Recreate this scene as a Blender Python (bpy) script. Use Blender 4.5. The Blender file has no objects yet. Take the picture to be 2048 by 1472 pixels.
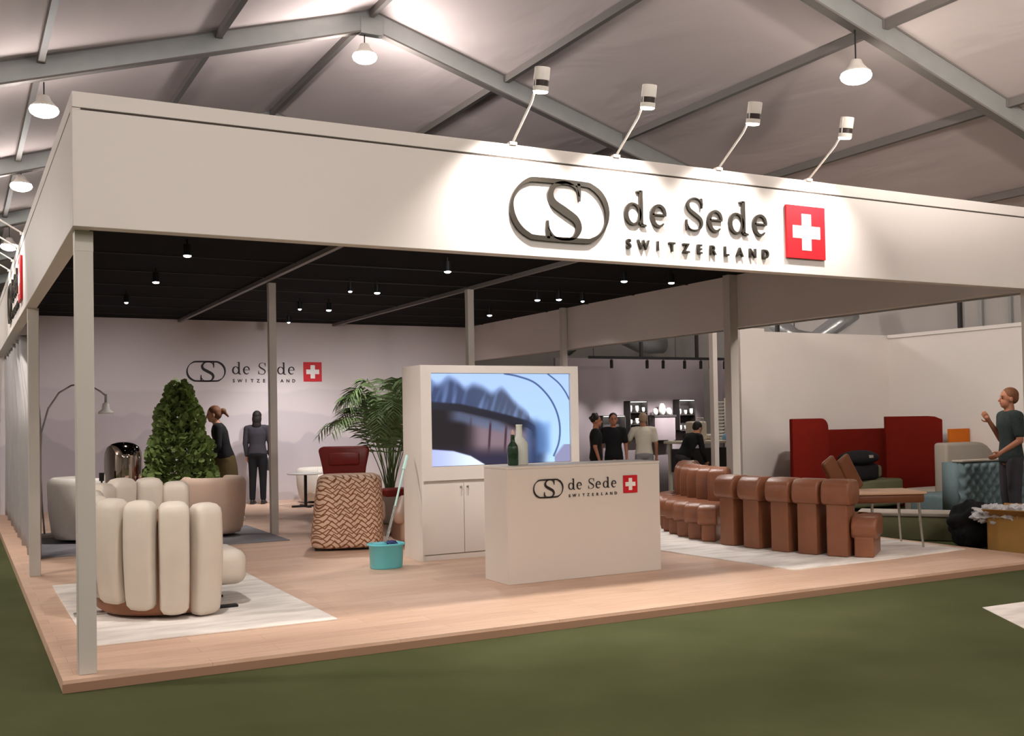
import bpy, bmesh, math, random
from mathutils import Vector, Matrix, Euler, noise
random.seed(7)
PI=math.pi
C=bpy.context.scene.collection
R=math.radians

# ------------------------------------------------------------------ helpers
class MB:
    """collects shapes, builds ONE mesh object"""
    def __init__(s): s.v=[]; s.f=[]; s.uv=None
    def add(s,vs,fs,M=None):
        n=len(s.v)
        for p in vs:
            p=Vector(p)
            if M is not None: p=M@p
            s.v.append(p)
        for f in fs: s.f.append(tuple(i+n for i in f))
        return s
    def box(s,x0,x1,y0,y1,z0,z1,M=None):
        vs=[(x0,y0,z0),(x1,y0,z0),(x1,y1,z0),(x0,y1,z0),(x0,y0,z1),(x1,y0,z1),(x1,y1,z1),(x0,y1,z1)]
        return s.add(vs,[(0,3,2,1),(4,5,6,7),(0,1,5,4),(1,2,6,5),(2,3,7,6),(3,0,4,7)],M)
    def ring_loft(s,rings,caps=True,M=None):
        n=len(rings[0]); vs=[p for r in rings for p in r]; fs=[]
        for k in range(len(rings)-1):
            for i in range(n):
                j=(i+1)%n
                fs.append((k*n+i,k*n+j,(k+1)*n+j,(k+1)*n+i))
        if caps:
            fs.append(tuple(range(n))[::-1]); fs.append(tuple((len(rings)-1)*n+i for i in range(n)))
        return s.add(vs,fs,M)
    def cyl(s,p,q,r1,r2=None,n=16,M=None,caps=True):
        p=Vector(p);q=Vector(q);r2=r1 if r2 is None else r2
        d=(q-p).normalized(); a=d.orthogonal().normalized(); b=d.cross(a)
        rs=[[c+a*(math.cos(2*PI*i/n)*r)+b*(math.sin(2*PI*i/n)*r) for i in range(n)] for c,r in((p,r1),(q,r2))]
        return s.ring_loft(rs,caps,M)
    def tube(s,pts,r,n=10,M=None):
        pts=[Vector(p) for p in pts]; rs=[]; a=None
        for k,p in enumerate(pts):
            d=(pts[min(k+1,len(pts)-1)]-pts[max(k-1,0)]).normalized()
            if a is None: a=d.orthogonal().normalized()
            a=(a-d*a.dot(d)).normalized(); b=d.cross(a)
            rr=r[k] if isinstance(r,(list,tuple)) else r
            rs.append([p+a*(math.cos(2*PI*i/n)*rr)+b*(math.sin(2*PI*i/n)*rr) for i in range(n)])
        return s.ring_loft(rs,True,M)
    def lathe(s,prof,c=(0,0,0),n=32,M=None,caps=True):
        rs=[[Vector((c[0]+math.cos(2*PI*i/n)*max(r,1e-4),c[1]+math.sin(2*PI*i/n)*max(r,1e-4),c[2]+z)) for i in range(n)] for r,z in prof]
        return s.ring_loft(rs,caps,M)
    def ell(s,c,r,n=16,m=10,M=None):
        c=Vector(c); rs=[]
        for k in range(m+1):
            t=-PI/2+PI*k/m; cr=max(math.cos(t),1e-3)
            rs.append([c+Vector((math.cos(2*PI*i/n)*cr*r[0],math.sin(2*PI*i/n)*cr*r[1],math.sin(t)*r[2])) for i in range(n)])
        return s.ring_loft(rs,True,M)
    def caps_(s,p,q,r1,r2=None,n=14):
        """tapered capsule"""
        p=Vector(p);q=Vector(q);r2=r1 if r2 is None else r2
        d=(q-p).normalized(); a=d.orthogonal().normalized(); b=d.cross(a); rs=[]
        for k in range(5):
            t=-PI/2+PI/2*k/4.0; cr=max(math.cos(t),.02)*r1; c=p+d*math.sin(t)*r1
            rs.append([c+a*(math.cos(2*PI*i/n)*cr)+b*(math.sin(2*PI*i/n)*cr) for i in range(n)])
        for k in range(5):
            t=PI/2*k/4.0; cr=max(math.cos(t),.02)*r2; c=q+d*math.sin(t)*r2
            rs.append([c+a*(math.cos(2*PI*i/n)*cr)+b*(math.sin(2*PI*i/n)*cr) for i in range(n)])
        return s.ring_loft(rs)
    def prism(s,prof,axis,t0,t1,M=None):
        """prof 2D outline extruded along axis 'x','y','z' """
        def P(a,b,t):
            return {'x':(t,a,b),'y':(a,t,b),'z':(a,b,t)}[axis]
        n=len(prof); vs=[P(a,b,t0) for a,b in prof]+[P(a,b,t1) for a,b in prof]
        fs=[tuple(range(n))[::-1],tuple(range(n,2*n))]
        for i in range(n):
            j=(i+1)%n; fs.append((i,j,n+j,n+i))
        return s.add(vs,fs,M)
    def build(s,name,mat,parent=None,smooth=False,bevel=0,seg=3,loc=None,rot=None,remesh=0,fixn=True):
        me=bpy.data.meshes.new(name); me.from_pydata([tuple(p) for p in s.v],[],s.f)
        if fixn:
            bm=bmesh.new(); bm.from_mesh(me); bmesh.ops.recalc_face_normals(bm,faces=bm.faces); bm.to_mesh(me); bm.free()
        me.materials.append(mat)
        if smooth:
            for p in me.polygons: p.use_smooth=True
        o=bpy.data.objects.new(name,me); C.objects.link(o)
        if parent is not None: o.parent=parent
        if loc is not None: o.location=loc
        if rot is not None: o.rotation_euler=rot
        if bevel:
            b=o.modifiers.new('b','BEVEL'); b.width=bevel; b.segments=seg; b.limit_method='ANGLE'; b.angle_limit=R(35)
            for p in me.polygons: p.use_smooth=True
            try: me.set_sharp_from_angle(angle=R(50)) if not smooth and bevel<.006 else None
            except Exception: pass
        if remesh:
            m=o.modifiers.new('r','REMESH'); m.mode='VOXEL'; m.voxel_size=remesh; m.use_smooth_shade=True
            sm=o.modifiers.new('s','SMOOTH'); sm.iterations=4; sm.factor=.5
        return o

def tag(o,label=None,cat=None,group=None,kind=None):
    if label: o['label']=label
    if cat: o['category']=cat
    if group: o['group']=group
    if kind: o['kind']=kind
    return o
def empty(name,loc,rz=0,label=None,cat=None,group=None):
    o=bpy.data.objects.new(name,None); C.objects.link(o); o.location=loc; o.rotation_euler=(0,0,rz); o.empty_display_size=.1
    return tag(o,label,cat,group)
def struct(o,label,cat='structure'):
    o['kind']='structure'; o['label']=label; o['category']=cat; return o
def copy_tree(o,parent=None):
    c=o.copy(); C.objects.link(c)
    if parent is not None: c.parent=parent
    for ch in [x for x in list(bpy.data.objects) if x.parent==o]: copy_tree(ch,c)
    return c

# ------------------------------------------------------------------ materials
def srgb(c):
    return tuple(((x/255.)/12.92 if x/255.<=.04045 else (((x/255.)+.055)/1.055)**2.4) for x in c)+(1,)
def mat(name,c,rough=.6,metal=0,var=0,scale=4,bump=0,bscale=30,emit=None,es=1,spec=.4,sheen=0,trans=0,ior=1.45,coat=0):
    m=bpy.data.materials.new(name); m.use_nodes=True; nt=m.node_tree; b=nt.nodes['Principled BSDF']
    b.inputs['Base Color'].default_value=srgb(c); b.inputs['Roughness'].default_value=rough; b.inputs['Metallic'].default_value=metal
    b.inputs['Specular IOR Level'].default_value=spec; b.inputs['IOR'].default_value=ior
    if trans: b.inputs['Transmission Weight'].default_value=trans
    if coat: b.inputs['Coat Weight'].default_value=coat
    if sheen: b.inputs['Sheen Weight'].default_value=sheen
    tc=nt.nodes.new('ShaderNodeTexCoord')
    if var:
        n=nt.nodes.new('ShaderNodeTexNoise'); n.inputs['Scale'].default_value=scale; n.inputs['Detail'].default_value=5
        nt.links.new(tc.outputs['Object'],n.inputs['Vector'])
        mx=nt.nodes.new('ShaderNodeMix'); mx.data_type='RGBA'
        a=[max(0,x*(1-var)) for x in c]; d=[min(255,x*(1+var)) for x in c]
        mx.inputs[6].default_value=srgb(a); mx.inputs[7].default_value=srgb(d)
        nt.links.new(n.outputs['Fac'],mx.inputs[0]); nt.links.new(mx.outputs[2],b.inputs['Base Color'])
    if bump:
        n2=nt.nodes.new('ShaderNodeTexNoise'); n2.inputs['Scale'].default_value=bscale; n2.inputs['Detail'].default_value=4
        nt.links.new(tc.outputs['Object'],n2.inputs['Vector'])
        bp=nt.nodes.new('ShaderNodeBump'); bp.inputs['Strength'].default_value=bump; bp.inputs['Distance'].default_value=.01
        nt.links.new(n2.outputs['Fac'],bp.inputs['Height']); nt.links.new(bp.outputs['Normal'],b.inputs['Normal'])
    if emit:
        b.inputs['Emission Color'].default_value=srgb(emit); b.inputs['Emission Strength'].default_value=es
    return m
M={}
M['white']=mat('white_panel',(222,214,209),.55,var=.012,scale=2)
M['whitewarm']=mat('white_lacquer',(222,212,202),.5,var=.01,scale=2)
M['groove']=mat('groove_dark',(70,62,56),.8)
M['post']=mat('post_paint',(200,194,186),.5,var=.02,scale=3)
M['black']=mat('black_fabric',(17,15,15),.9,var=.2,scale=1.5,spec=.1)
M['blackmetal']=mat('black_metal',(22,22,24),.45)
M['beamgrey']=mat('beam_grey',(120,115,112),.5)
M['alu']=mat('tent_aluminium',(150,152,150),.45,metal=.35,var=.05,scale=6)
M['purlin']=mat('purlin_grey',(112,106,102),.6)
M['letter']=mat('letter_bronze',(50,45,39),.4,metal=.2)
M['flagred']=mat('flag_red',(205,30,40),.45)
M['flagwhite']=mat('flag_white',(240,236,230),.5)
M['cream']=mat('cream_leather',(206,194,180),.5,var=.03,scale=6,bump=.25,bscale=14)
M['creamw']=mat('white_boucle',(220,212,200),.8,var=.03,scale=30,bump=.3,bscale=90)
M['pink']=mat('beige_leather',(205,176,156),.5,var=.04,scale=5,bump=.15,bscale=20)
M['tan']=mat('tan_leather_shell',(140,92,66),.5,var=.08,scale=8)
M['brown']=mat('brown_leather',(136,86,60),.36,var=.08,scale=9,bump=.3,bscale=45,spec=.5)
M['brown2']=mat('cognac_leather',(108,62,36),.4,var=.1,scale=7,bump=.2,bscale=40)
M['seatwood']=mat('pale_tan_leather',(198,160,130),.45,var=.05)
M['redleather']=mat('oxblood_leather',(122,30,24),.35,var=.1,scale=5,bump=.2,bscale=30)
M['redfelt']=mat('red_felt',(104,24,16),.9,var=.08,scale=6,spec=.1)
M['orange']=mat('orange_felt',(196,104,34),.9,var=.05,spec=.1)
M['olive']=mat('olive_fabric',(106,105,78),.9,var=.08)
M['greyfab']=mat('warm_grey_fabric',(150,140,130),.9,var=.04)
M['blueish']=mat('teal_tufted_fabric',(92,108,112),.85,var=.08,scale=20)
M['chrome']=mat('steel',(190,188,184),.25,metal=.9)
M['darkchrome']=mat('smoked_mirror_glass',(176,164,154),.06,metal=1)
M['brass']=mat('brass',(190,140,80),.3,metal=.9)
M['aqua']=mat('aqua_plastic',(112,204,214),.35,var=.03)
M['aqualite']=mat('mop_handle_green',(186,220,212),.35)
M['mopfab']=mat('mop_fabric',(70,80,130),.95,bump=.6,bscale=60)
M['leaf']=mat('leaf_green',(108,124,68),.55,var=.35,scale=3)
M['leafp']=mat('palm_green',(92,110,70),.5,var=.35,scale=4)
M['bark']=mat('bark',(84,66,46),.9,var=.2,bump=.4)
M['potwhite']=mat('white_pot',(210,205,198),.5)
M['potblack']=mat('black_pot',(28,26,26),.5)
M['soil']=mat('soil',(40,30,22),.95,bump=.8)
M['skin']=mat('skin',(196,142,114),.55,var=.04)
M['skind']=mat('skin_tanned',(168,112,86),.55,var=.04)
M['hair']=mat('hair_dark',(30,24,22),.6,var=.2,scale=40,bump=.5,bscale=90)
M['hairb']=mat('hair_brown',(110,70,46),.6,var=.2,scale=40,bump=.5,bscale=90)
M['haird']=mat('hair_grey_blond',(150,128,104),.6,var=.2,scale=40,bump=.5,bscale=90)
M['cblack']=mat('cloth_black',(20,19,22),.9,var=.15,scale=6)
M['cdark']=mat('cloth_charcoal',(58,54,60),.9,var=.1,scale=6)
M['colive']=mat('cloth_olive',(84,70,42),.9,var=.1,scale=6)
M['cgrey']=mat('cloth_grey',(140,138,142),.9,var=.06)
M['cwhite']=mat('cloth_offwhite',(205,198,182),.9,var=.04)
M['cplaid']=mat('cloth_dark_check',(44,52,52),.9,var=.3,scale=30)
M['shoe']=mat('shoe_dark',(40,34,32),.5)
M['shoel']=mat('shoe_light',(190,180,168),.6)
M['eye']=mat('eye_dark',(30,25,22),.3)
M['lip']=mat('lips',(150,84,76),.5)
M['glassgreen']=mat('green_bottle_glass',(46,74,52),.08,trans=.35,spec=.6)
M['bottlewhite']=mat('white_ceramic_bottle',(214,214,202),.5)
M['card']=mat('cardboard',(170,128,70),.85,var=.06,scale=8)
M['plastic']=mat('crumpled_plastic_bag',(206,204,206),.35,var=.05,spec=.6)
M['curtain']=mat('grey_voile_curtain',(176,172,172),.85,var=.04,scale=3)
M['mat_grey']=mat('dark_grey_rug',(134,130,134),.95,var=.08,scale=12,bump=.4,bscale=120)
M['shopwall']=mat('shop_wall_mauve',(124,114,118),.8,var=.02)
M['shopdark']=mat('shop_frame_dark',(48,44,44),.6)
M['china']=mat('white_china',(235,232,226),.3)
M['canvas']=mat('canvas_bag',(206,198,180),.9,var=.04,bump=.3,bscale=40)
M['duct']=mat('duct_foil',(176,178,180),.3,metal=.7,bump=.5,bscale=18)
M['blueplastic']=mat('blue_plastic',(120,160,190),.4)
M['tentwall']=mat('tent_wall_fabric',(170,164,160),.8,var=.05,scale=1.5,bump=.4,bscale=2)
M['led']=mat('lamp_glow',(255,250,240),.5,emit=(255,246,232),es=25)
M['ledcool']=mat('spot_glow',(255,255,255),.5,emit=(235,240,255),es=14)
M['bulbwarm']=mat('bulb_glow_warm',(255,220,170),.5,emit=(255,190,120),es=12)
M['lampwhite']=mat('lamp_white',(215,208,200),.5)
M['lampband']=mat('lamp_dark_band',(46,34,30),.5)
M['striplit']=mat('led_strip',(255,255,250),.5,emit=(250,248,240),es=3)

def floor_wood():
    m=mat('pale_oak_laminate',(200,166,142),.5); nt=m.node_tree; b=nt.nodes['Principled BSDF']
    tc=nt.nodes.new('ShaderNodeTexCoord'); br=nt.nodes.new('ShaderNodeTexBrick')
    br.offset=.37; br.inputs['Scale'].default_value=1; br.inputs['Mortar Size'].default_value=.0012
    br.inputs['Brick Width'].default_value=1.3; br.inputs['Row Height'].default_value=.19
    br.inputs['Color1'].default_value=srgb((226,192,168)); br.inputs['Color2'].default_value=srgb((214,178,154)); br.inputs['Mortar'].default_value=srgb((176,140,116))
    nt.links.new(tc.outputs['Object'],br.inputs['Vector'])
    mp=nt.nodes.new('ShaderNodeMapping'); mp.inputs['Scale'].default_value=(1.2,14,1)
    nt.links.new(tc.outputs['Object'],mp.inputs['Vector'])
    n=nt.nodes.new('ShaderNodeTexNoise'); n.inputs['Scale'].default_value=2.2; n.inputs['Detail'].default_value=8
    nt.links.new(mp.outputs['Vector'],n.inputs['Vector'])
    mx=nt.nodes.new('ShaderNodeMix'); mx.data_type='RGBA'; mx.blend_type='MULTIPLY'
    cr=nt.nodes.new('ShaderNodeValToRGB'); cr.color_ramp.elements[0].position=.3; cr.color_ramp.elements[0].color=(.84,.81,.78,1); cr.color_ramp.elements[1].position=.62; cr.color_ramp.elements[1].color=(1,1,1,1)
    nt.links.new(n.outputs['Fac'],cr.inputs[0]); mx.inputs[0].default_value=.8
    nt.links.new(br.outputs['Color'],mx.inputs[6]); nt.links.new(cr.outputs[0],mx.inputs[7]); nt.links.new(mx.outputs[2],b.inputs['Base Color'])
    return m
M['wood']=floor_wood()
def carpet():
    m=mat('green_exhibition_carpet',(66,78,46),.95,spec=.1); nt=m.node_tree; b=nt.nodes['Principled BSDF']
    tc=nt.nodes.new('ShaderNodeTexCoord'); n=nt.nodes.new('ShaderNodeTexNoise'); n.inputs['Scale'].default_value=1.1; n.inputs['Detail'].default_value=6
    nt.links.new(tc.outputs['Object'],n.inputs['Vector'])
    cr=nt.nodes.new('ShaderNodeValToRGB'); cr.color_ramp.elements[0].position=.3; cr.color_ramp.elements[0].color=srgb((74,79,50)); cr.color_ramp.elements[1].position=.72; cr.color_ramp.elements[1].color=srgb((86,90,60))
    nt.links.new(n.outputs['Fac'],cr.inputs[0]); nt.links.new(cr.outputs[0],b.inputs['Base Color'])
    n2=nt.nodes.new('ShaderNodeTexNoise'); n2.inputs['Scale'].default_value=220
    nt.links.new(tc.outputs['Object'],n2.inputs['Vector']); bp=nt.nodes.new('ShaderNodeBump'); bp.inputs['Strength'].default_value=.4; bp.inputs['Distance'].default_value=.004
    nt.links.new(n2.outputs['Fac'],bp.inputs['Height']); nt.links.new(bp.outputs['Normal'],b.inputs['Normal'])
    return m
M['carpet']=carpet()
def rug(name,base,dark,sc):
    m=mat(name,base,.95,spec=.1); nt=m.node_tree; b=nt.nodes['Principled BSDF']
    tc=nt.nodes.new('ShaderNodeTexCoord'); mp=nt.nodes.new('ShaderNodeMapping'); mp.inputs['Scale'].default_value=(1,3.5,1)
    nt.links.new(tc.outputs['Object'],mp.inputs['Vector'])
    n=nt.nodes.new('ShaderNodeTexNoise'); n.inputs['Scale'].default_value=sc; n.inputs['Detail'].default_value=6; nt.links.new(mp.outputs['Vector'],n.inputs['Vector'])
    cr=nt.nodes.new('ShaderNodeValToRGB'); cr.color_ramp.elements[0].position=.35; cr.color_ramp.elements[0].color=srgb(dark); cr.color_ramp.elements[1].position=.6; cr.color_ramp.elements[1].color=srgb(base)
    nt.links.new(n.outputs['Fac'],cr.inputs[0]); nt.links.new(cr.outputs[0],b.inputs['Base Color'])
    return m
M['rug']=rug('silver_viscose_rug',(240,232,224),(216,207,199),2.2)
def roof():
    m=mat('tent_membrane',(206,192,190),.8,spec=.2); nt=m.node_tree; b=nt.nodes['Principled BSDF']
    tc=nt.nodes.new('ShaderNodeTexCoord'); mp=nt.nodes.new('ShaderNodeMapping'); mp.inputs['Scale'].default_value=(.9,.35,1); mp.inputs['Rotation'].default_value=(0,0,.5)
    nt.links.new(tc.outputs['Object'],mp.inputs['Vector'])
    n=nt.nodes.new('ShaderNodeTexNoise'); n.inputs['Scale'].default_value=1.2; n.inputs['Detail'].default_value=3; n.inputs['Distortion'].default_value=.6
    nt.links.new(mp.outputs['Vector'],n.inputs['Vector']); bp=nt.nodes.new('ShaderNodeBump'); bp.inputs['Strength'].default_value=.5; bp.inputs['Distance'].default_value=.09
    nt.links.new(n.outputs['Fac'],bp.inputs['Height']); nt.links.new(bp.outputs['Normal'],b.inputs['Normal'])
    return m
M['roof']=roof()
def mural():
    # printed misty mountain ranges on the back wall: lighter sky above, pale ridges below
    m=mat('printed_mountain_mural',(214,204,204),.8,spec=.2); nt=m.node_tree; b=nt.nodes['Principled BSDF']
    tc=nt.nodes.new('ShaderNodeTexCoord'); sep=nt.nodes.new('ShaderNodeSeparateXYZ'); nt.links.new(tc.outputs['Object'],sep.inputs[0])
    col=None
    layers=[(2.20,.22,.45,(204,194,193),1.3),(1.75,.35,.6,(196,186,188),7.7),(1.25,.4,.9,(186,177,181),13.1)]
    prev=nt.nodes.new('ShaderNodeRGB'); prev.outputs[0].default_value=srgb((212,202,200)); pout=prev.outputs[0]
    for h,amp,fr,c,off in layers:
        mx=nt.nodes.new('ShaderNodeMath'); mx.operation='MULTIPLY_ADD'; mx.inputs[1].default_value=fr; mx.inputs[2].default_value=off
        nt.links.new(sep.outputs['X'],mx.inputs[0])
        nz=nt.nodes.new('ShaderNodeTexNoise'); nz.noise_dimensions='1D'; nz.inputs['Scale'].default_value=1; nz.inputs['Detail'].default_value=3
        nt.links.new(mx.outputs[0],nz.inputs['W'])
        a=nt.nodes.new('ShaderNodeMath'); a.operation='MULTIPLY_ADD'; a.inputs[1].default_value=amp*2; a.inputs[2].default_value=h-amp
        nt.links.new(nz.outputs['Fac'],a.inputs[0])
        s=nt.nodes.new('ShaderNodeMath'); s.operation='SUBTRACT'; nt.links.new(a.outputs[0],s.inputs[0]); nt.links.new(sep.outputs['Z'],s.inputs[1])
        mr=nt.nodes.new('ShaderNodeMapRange'); mr.inputs['From Min'].default_value=0; mr.inputs['From Max'].default_value=.05
        nt.links.new(s.outputs[0],mr.inputs['Value'])
        # fades back to pale mist below each ridge
        fd=nt.nodes.new('ShaderNodeMapRange'); fd.inputs['From Min'].default_value=.05; fd.inputs['From Max'].default_value=.9; fd.inputs['To Min'].default_value=1; fd.inputs['To Max'].default_value=.25
        nt.links.new(s.outputs[0],fd.inputs['Value'])
        f=nt.nodes.new('ShaderNodeMath'); f.operation='MULTIPLY'; nt.links.new(mr.outputs[0],f.inputs[0]); nt.links.new(fd.outputs[0],f.inputs[1])
        mix=nt.nodes.new('ShaderNodeMix'); mix.data_type='RGBA'; mix.inputs[7].default_value=srgb(c)
        nt.links.new(f.outputs[0],mix.inputs[0]); nt.links.new(pout,mix.inputs[6]); pout=mix.outputs[2]
    nt.links.new(pout,b.inputs['Base Color']); return m
M['mural']=mural()
def weave():
    m=mat('woven_wave_fabric',(206,168,140),.8); nt=m.node_tree; b=nt.nodes['Principled BSDF']
    tc=nt.nodes.new('ShaderNodeTexCoord'); sep=nt.nodes.new('ShaderNodeSeparateXYZ'); nt.links.new(tc.outputs['Object'],sep.inputs[0])
    def math_(op,a,b_=None,c=None):
        n=nt.nodes.new('ShaderNodeMath'); n.operation=op
        for i,v in enumerate((a,b_,c)):
            if v is None: continue
            if isinstance(v,(int,float)): n.inputs[i].default_value=v
            else: nt.links.new(v,n.inputs[i])
        return n.outputs[0]
    u=math_('ADD',sep.outputs['X'],sep.outputs['Y']); z=sep.outputs['Z']
    def fam(su,amp,rows,ph):
        tri=math_('PINGPONG',math_('ADD',math_('MULTIPLY',u,su),ph),1.0)
        w=math_('ADD',math_('MULTIPLY',z,rows),math_('MULTIPLY',tri,amp))
        fr=math_('FRACT',w); d=math_('ABSOLUTE',math_('SUBTRACT',fr,.5))
        return math_('LESS_THAN',d,.115)
    l=math_('MAXIMUM',fam(11.5,1.0,17,.0),fam(11.5,-1.2,13,.45))
    mix=nt.nodes.new('ShaderNodeMix'); mix.data_type='RGBA'; mix.inputs[6].default_value=srgb((212,180,156)); mix.inputs[7].default_value=srgb((128,78,48))
    nt.links.new(l,mix.inputs[0]); nt.links.new(mix.outputs[2],b.inputs['Base Color'])
    bp=nt.nodes.new('ShaderNodeBump'); bp.inputs['Strength'].default_value=.5; bp.inputs['Distance'].default_value=.01; bp.invert=True
    nt.links.new(l,bp.inputs['Height']); nt.links.new(bp.outputs['Normal'],b.inputs['Normal'])
    return m
M['weave']=weave()

# ------------------------------------------------------------------ camera
yaw,pitch,roll,f=R(28.06448),R(1.12602),R(-0.98696),2081.36
fw=Vector((math.sin(yaw)*math.cos(pitch),math.cos(yaw)*math.cos(pitch),math.sin(pitch)))
rt=Vector((math.cos(yaw),-math.sin(yaw),0)); up=rt.cross(fw)
c_,s_=math.cos(roll),math.sin(roll); rt2=c_*rt+s_*up; up2=-s_*rt+c_*up
cam=bpy.data.cameras.new('camera'); co=bpy.data.objects.new('camera',cam); C.objects.link(co)
cam.sensor_width=36; cam.lens=f/2048*36; cam.shift_x=3.19/2048; cam.shift_y=57.59/2048; cam.clip_end=200
mw=Matrix((( rt2.x,up2.x,-fw.x,-.6367),(rt2.y,up2.y,-fw.y,-6.8312),(rt2.z,up2.z,-fw.z,1.55),(0,0,0,1)))
co.matrix_world=mw
bpy.context.scene.camera=co

GZ=-.078     # hall ground
HB,HT,HC=2.763,3.595,3.505
# ------------------------------------------------------------------ setting
struct(MB().box(-6.2,14.9,-24,31,GZ-.1,GZ).build('floor_hall',M['carpet']),'dark green exhibition carpet of the tent hall','floor')
o=MB().box(-.074,9.405,.045,13.6,GZ,0).build('floor_booth',M['wood']); struct(o,'raised pale wood laminate floor of the stand','floor')
o=MB().box(-.078,9.409,.037,.045,GZ+.002,-.022).build('trim_1',mat('edging_brown',(158,122,98),.6)); struct(o,'brown edging strip along the front of the raised wood floor','trim')
def tapestrip():
    o=MB().prism([(6.05,-2.2),(6.55,-2.2),(7.32,-1.1),(6.78,-1.08)],'z',GZ,GZ+.004).build('carpet_strip',M['rug'])
    tag(o,'pale beige strip of flooring laid on the green carpet at right','flooring')
tapestrip()
XR,ZR,SL=4.29,6.88,.30
def roofz(x): return ZR-SL*abs(x-XR)
b=MB(); t0=.14
for y0,y1 in ((-24,31),):
    b.add([(XR-10.5,y0,roofz(XR-10.5)+t0),(XR,y0,ZR+t0),(XR+10.5,y0,roofz(XR+10.5)+t0),(XR-10.5,y1,roofz(XR-10.5)+t0),(XR,y1,ZR+t0),(XR+10.5,y1,roofz(XR+10.5)+t0),
           (XR-10.5,y0,roofz(XR-10.5)+t0+.02),(XR,y0,ZR+t0+.02),(XR+10.5,y0,roofz(XR+10.5)+t0+.02),(XR-10.5,y1,roofz(XR-10.5)+t0+.02),(XR,y1,ZR+t0+.02),(XR+10.5,y1,roofz(XR+10.5)+t0+.02)],
          [(0,1,4,3),(1,2,5,4),(6,9,10,7),(7,10,11,8),(0,6,7,1),(1,7,8,2),(3,4,10,9),(4,5,11,10),(0,3,9,6),(2,8,11,5)])
struct(b.build('ceiling_tent',M['roof']),'grey fabric roof of the exhibition tent','ceiling')
ez=roofz(XR+10.4)+.12
for nm,x0,x1 in (('wall_left',XR-10.5,XR-10.4),('wall_right',XR+10.4,XR+10.5)):
    struct(MB().box(x0,x1,-24,31,GZ,ez).build(nm,M['tentwall']),'%s fabric side wall of the tent'%('left' if x0<0 else 'right'),'wall')
def gable(nm,y):
    z=ez
    o=MB().prism([(XR-10.4,GZ),(XR+10.4,GZ),(XR+10.4,z),(XR,ZR+.13),(XR-10.4,z)],'y',y,y+.05).build(nm,M['tentwall'])
    struct(o,'%s gable wall of the tent'%('far' if y>0 else 'near'),'wall')
gable('wall_back',30.9); gable('wall_front',-24)
# rafters
def rafter(y,label):
    t=empty('roof_rafter',(XR,y,ZR),0,label,'rafter','aluminium tent rafters')
    for s in (-1,1):
        L=10.35; a=Vector((0,0,0)); e=Vector((s*L,0,-SL*L))
        h=.125/math.cos(math.atan(SL))
        b=MB()
        b.prism([(0,-h),(s*L,-SL*L-h),(s*L,-SL*L+h),(0,h)],'y',-.05,.05); b.build('beam',M['alu'],t,bevel=.006)
        b=MB()
        for dz in (-h,h): b.prism([(0,dz-.012),(s*L,-SL*L+dz-.012),(s*L,-SL*L+dz+.012),(0,dz+.012)],'y',-.058,.058)
        b.build('edge_channel',M['purlin'],t)
    b=MB(); b.box(-.16,.16,-.062,.062,-.2,.02); b.build('ridge_plate',M['alu'],t,bevel=.01)
    for s in (-1,1):
        for k in range(1,6): 
            x=s*k*2.02
            b=MB().box(x-.05,x+.05,-.065,.065,-SL*abs(x)+.04,-SL*abs(x)+.14); b.build('bracket',M['purlin'],t)
    return t
for y,l in ((-3.8,'tent rafter nearest the camera, out of view overhead'),(1.2,'nearest grey tent rafter crossing the upper right corner above the sign lamps'),
            (6.2,'grey tent rafter meeting in the gable peak above the stand'),(11.2,'tent rafter seen at far left, third back from the camera'),
            (16.2,'tent rafter at far left, fourth back from the camera'),(21.2,'distant tent rafter glimpsed low at far left behind the near ones'),(26.2,'most distant tent rafter at the far end')):
    rafter(y,l)
pl=['left of the ridge','right of the ridge']
nums=['first','second','third','fourth','fifth']
for s in (-1,0,1):
    for k in range(1,6):
        if s==0 and k>1: continue
        x=XR+s*k*2.02 if s else XR
        o=MB().box(-.035,.035,-23.9,30.8,-.05,.05).build('roof_purlin',M['purlin'],loc=(x,0,roofz(x)+.085 if s else ZR+.08))
        tag(o,('grey purlin tube running along the tent ridge' if s==0 else '%s thin grey purlin tube %s'%(nums[k-1],pl[0 if s<0 else 1])),'purlin','tent roof purlins')
# roof lamps
def baylamp(loc,label,zr):
    t=empty('high_bay_lamp',loc,0,label,'lamp','high bay lamps under the tent roof')
    MB().lathe([(.03,.16),(.06,.15),(.08,.10),(.12,.05),(.155,.02),(.15,.0)],n=24).build('lamp_shade',M['lampwhite'],t,smooth=True)
    MB().ell((0,0,-.02),(.165,.165,.085),20,8).build('lens',M['led'],t,smooth=True)
    MB().cyl((0,0,.15),(0,0,zr-loc[2]),.008,n=8).build('hanger',M['blackmetal'],t)
    return t
def pt(name,loc,e,col=(1,.93,.86),r=.12,parent=None):
    l=bpy.data.lights.new(name,'POINT'); l.energy=e; l.color=col; l.shadow_soft_size=r
    o=bpy.data.objects.new(name,l); C.objects.link(o); o.location=loc; return o
def spot(name,loc,aim,e,ang=60,blend=.7,col=(1,.92,.84),r=.04):
    l=bpy.data.lights.new(name,'SPOT'); l.energy=e; l.color=col; l.shadow_soft_size=r; l.spot_size=R(ang); l.spot_blend=blend
    o=bpy.data.objects.new(name,l); C.objects.link(o); o.location=loc
    o.rotation_euler=(Vector(aim)-Vector(loc)).to_track_quat('-Z','Y').to_euler(); return o
BAY=[((4.2,6.2,6.40),'bright lamp hanging under the gable peak',260),((7.92,1.2,5.17),'brightest large lamp hanging at upper right under the near rafter',260),
     ((.3,6.45,5.27),'lamp hanging at upper left beyond the white fascia corner',230),((.3,11.3,5.37),'smaller lamp at left below the first left one',230),
     ((.33,16.2,5.16),'small lamp far at left just above the left fascia edge',230)]
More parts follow.
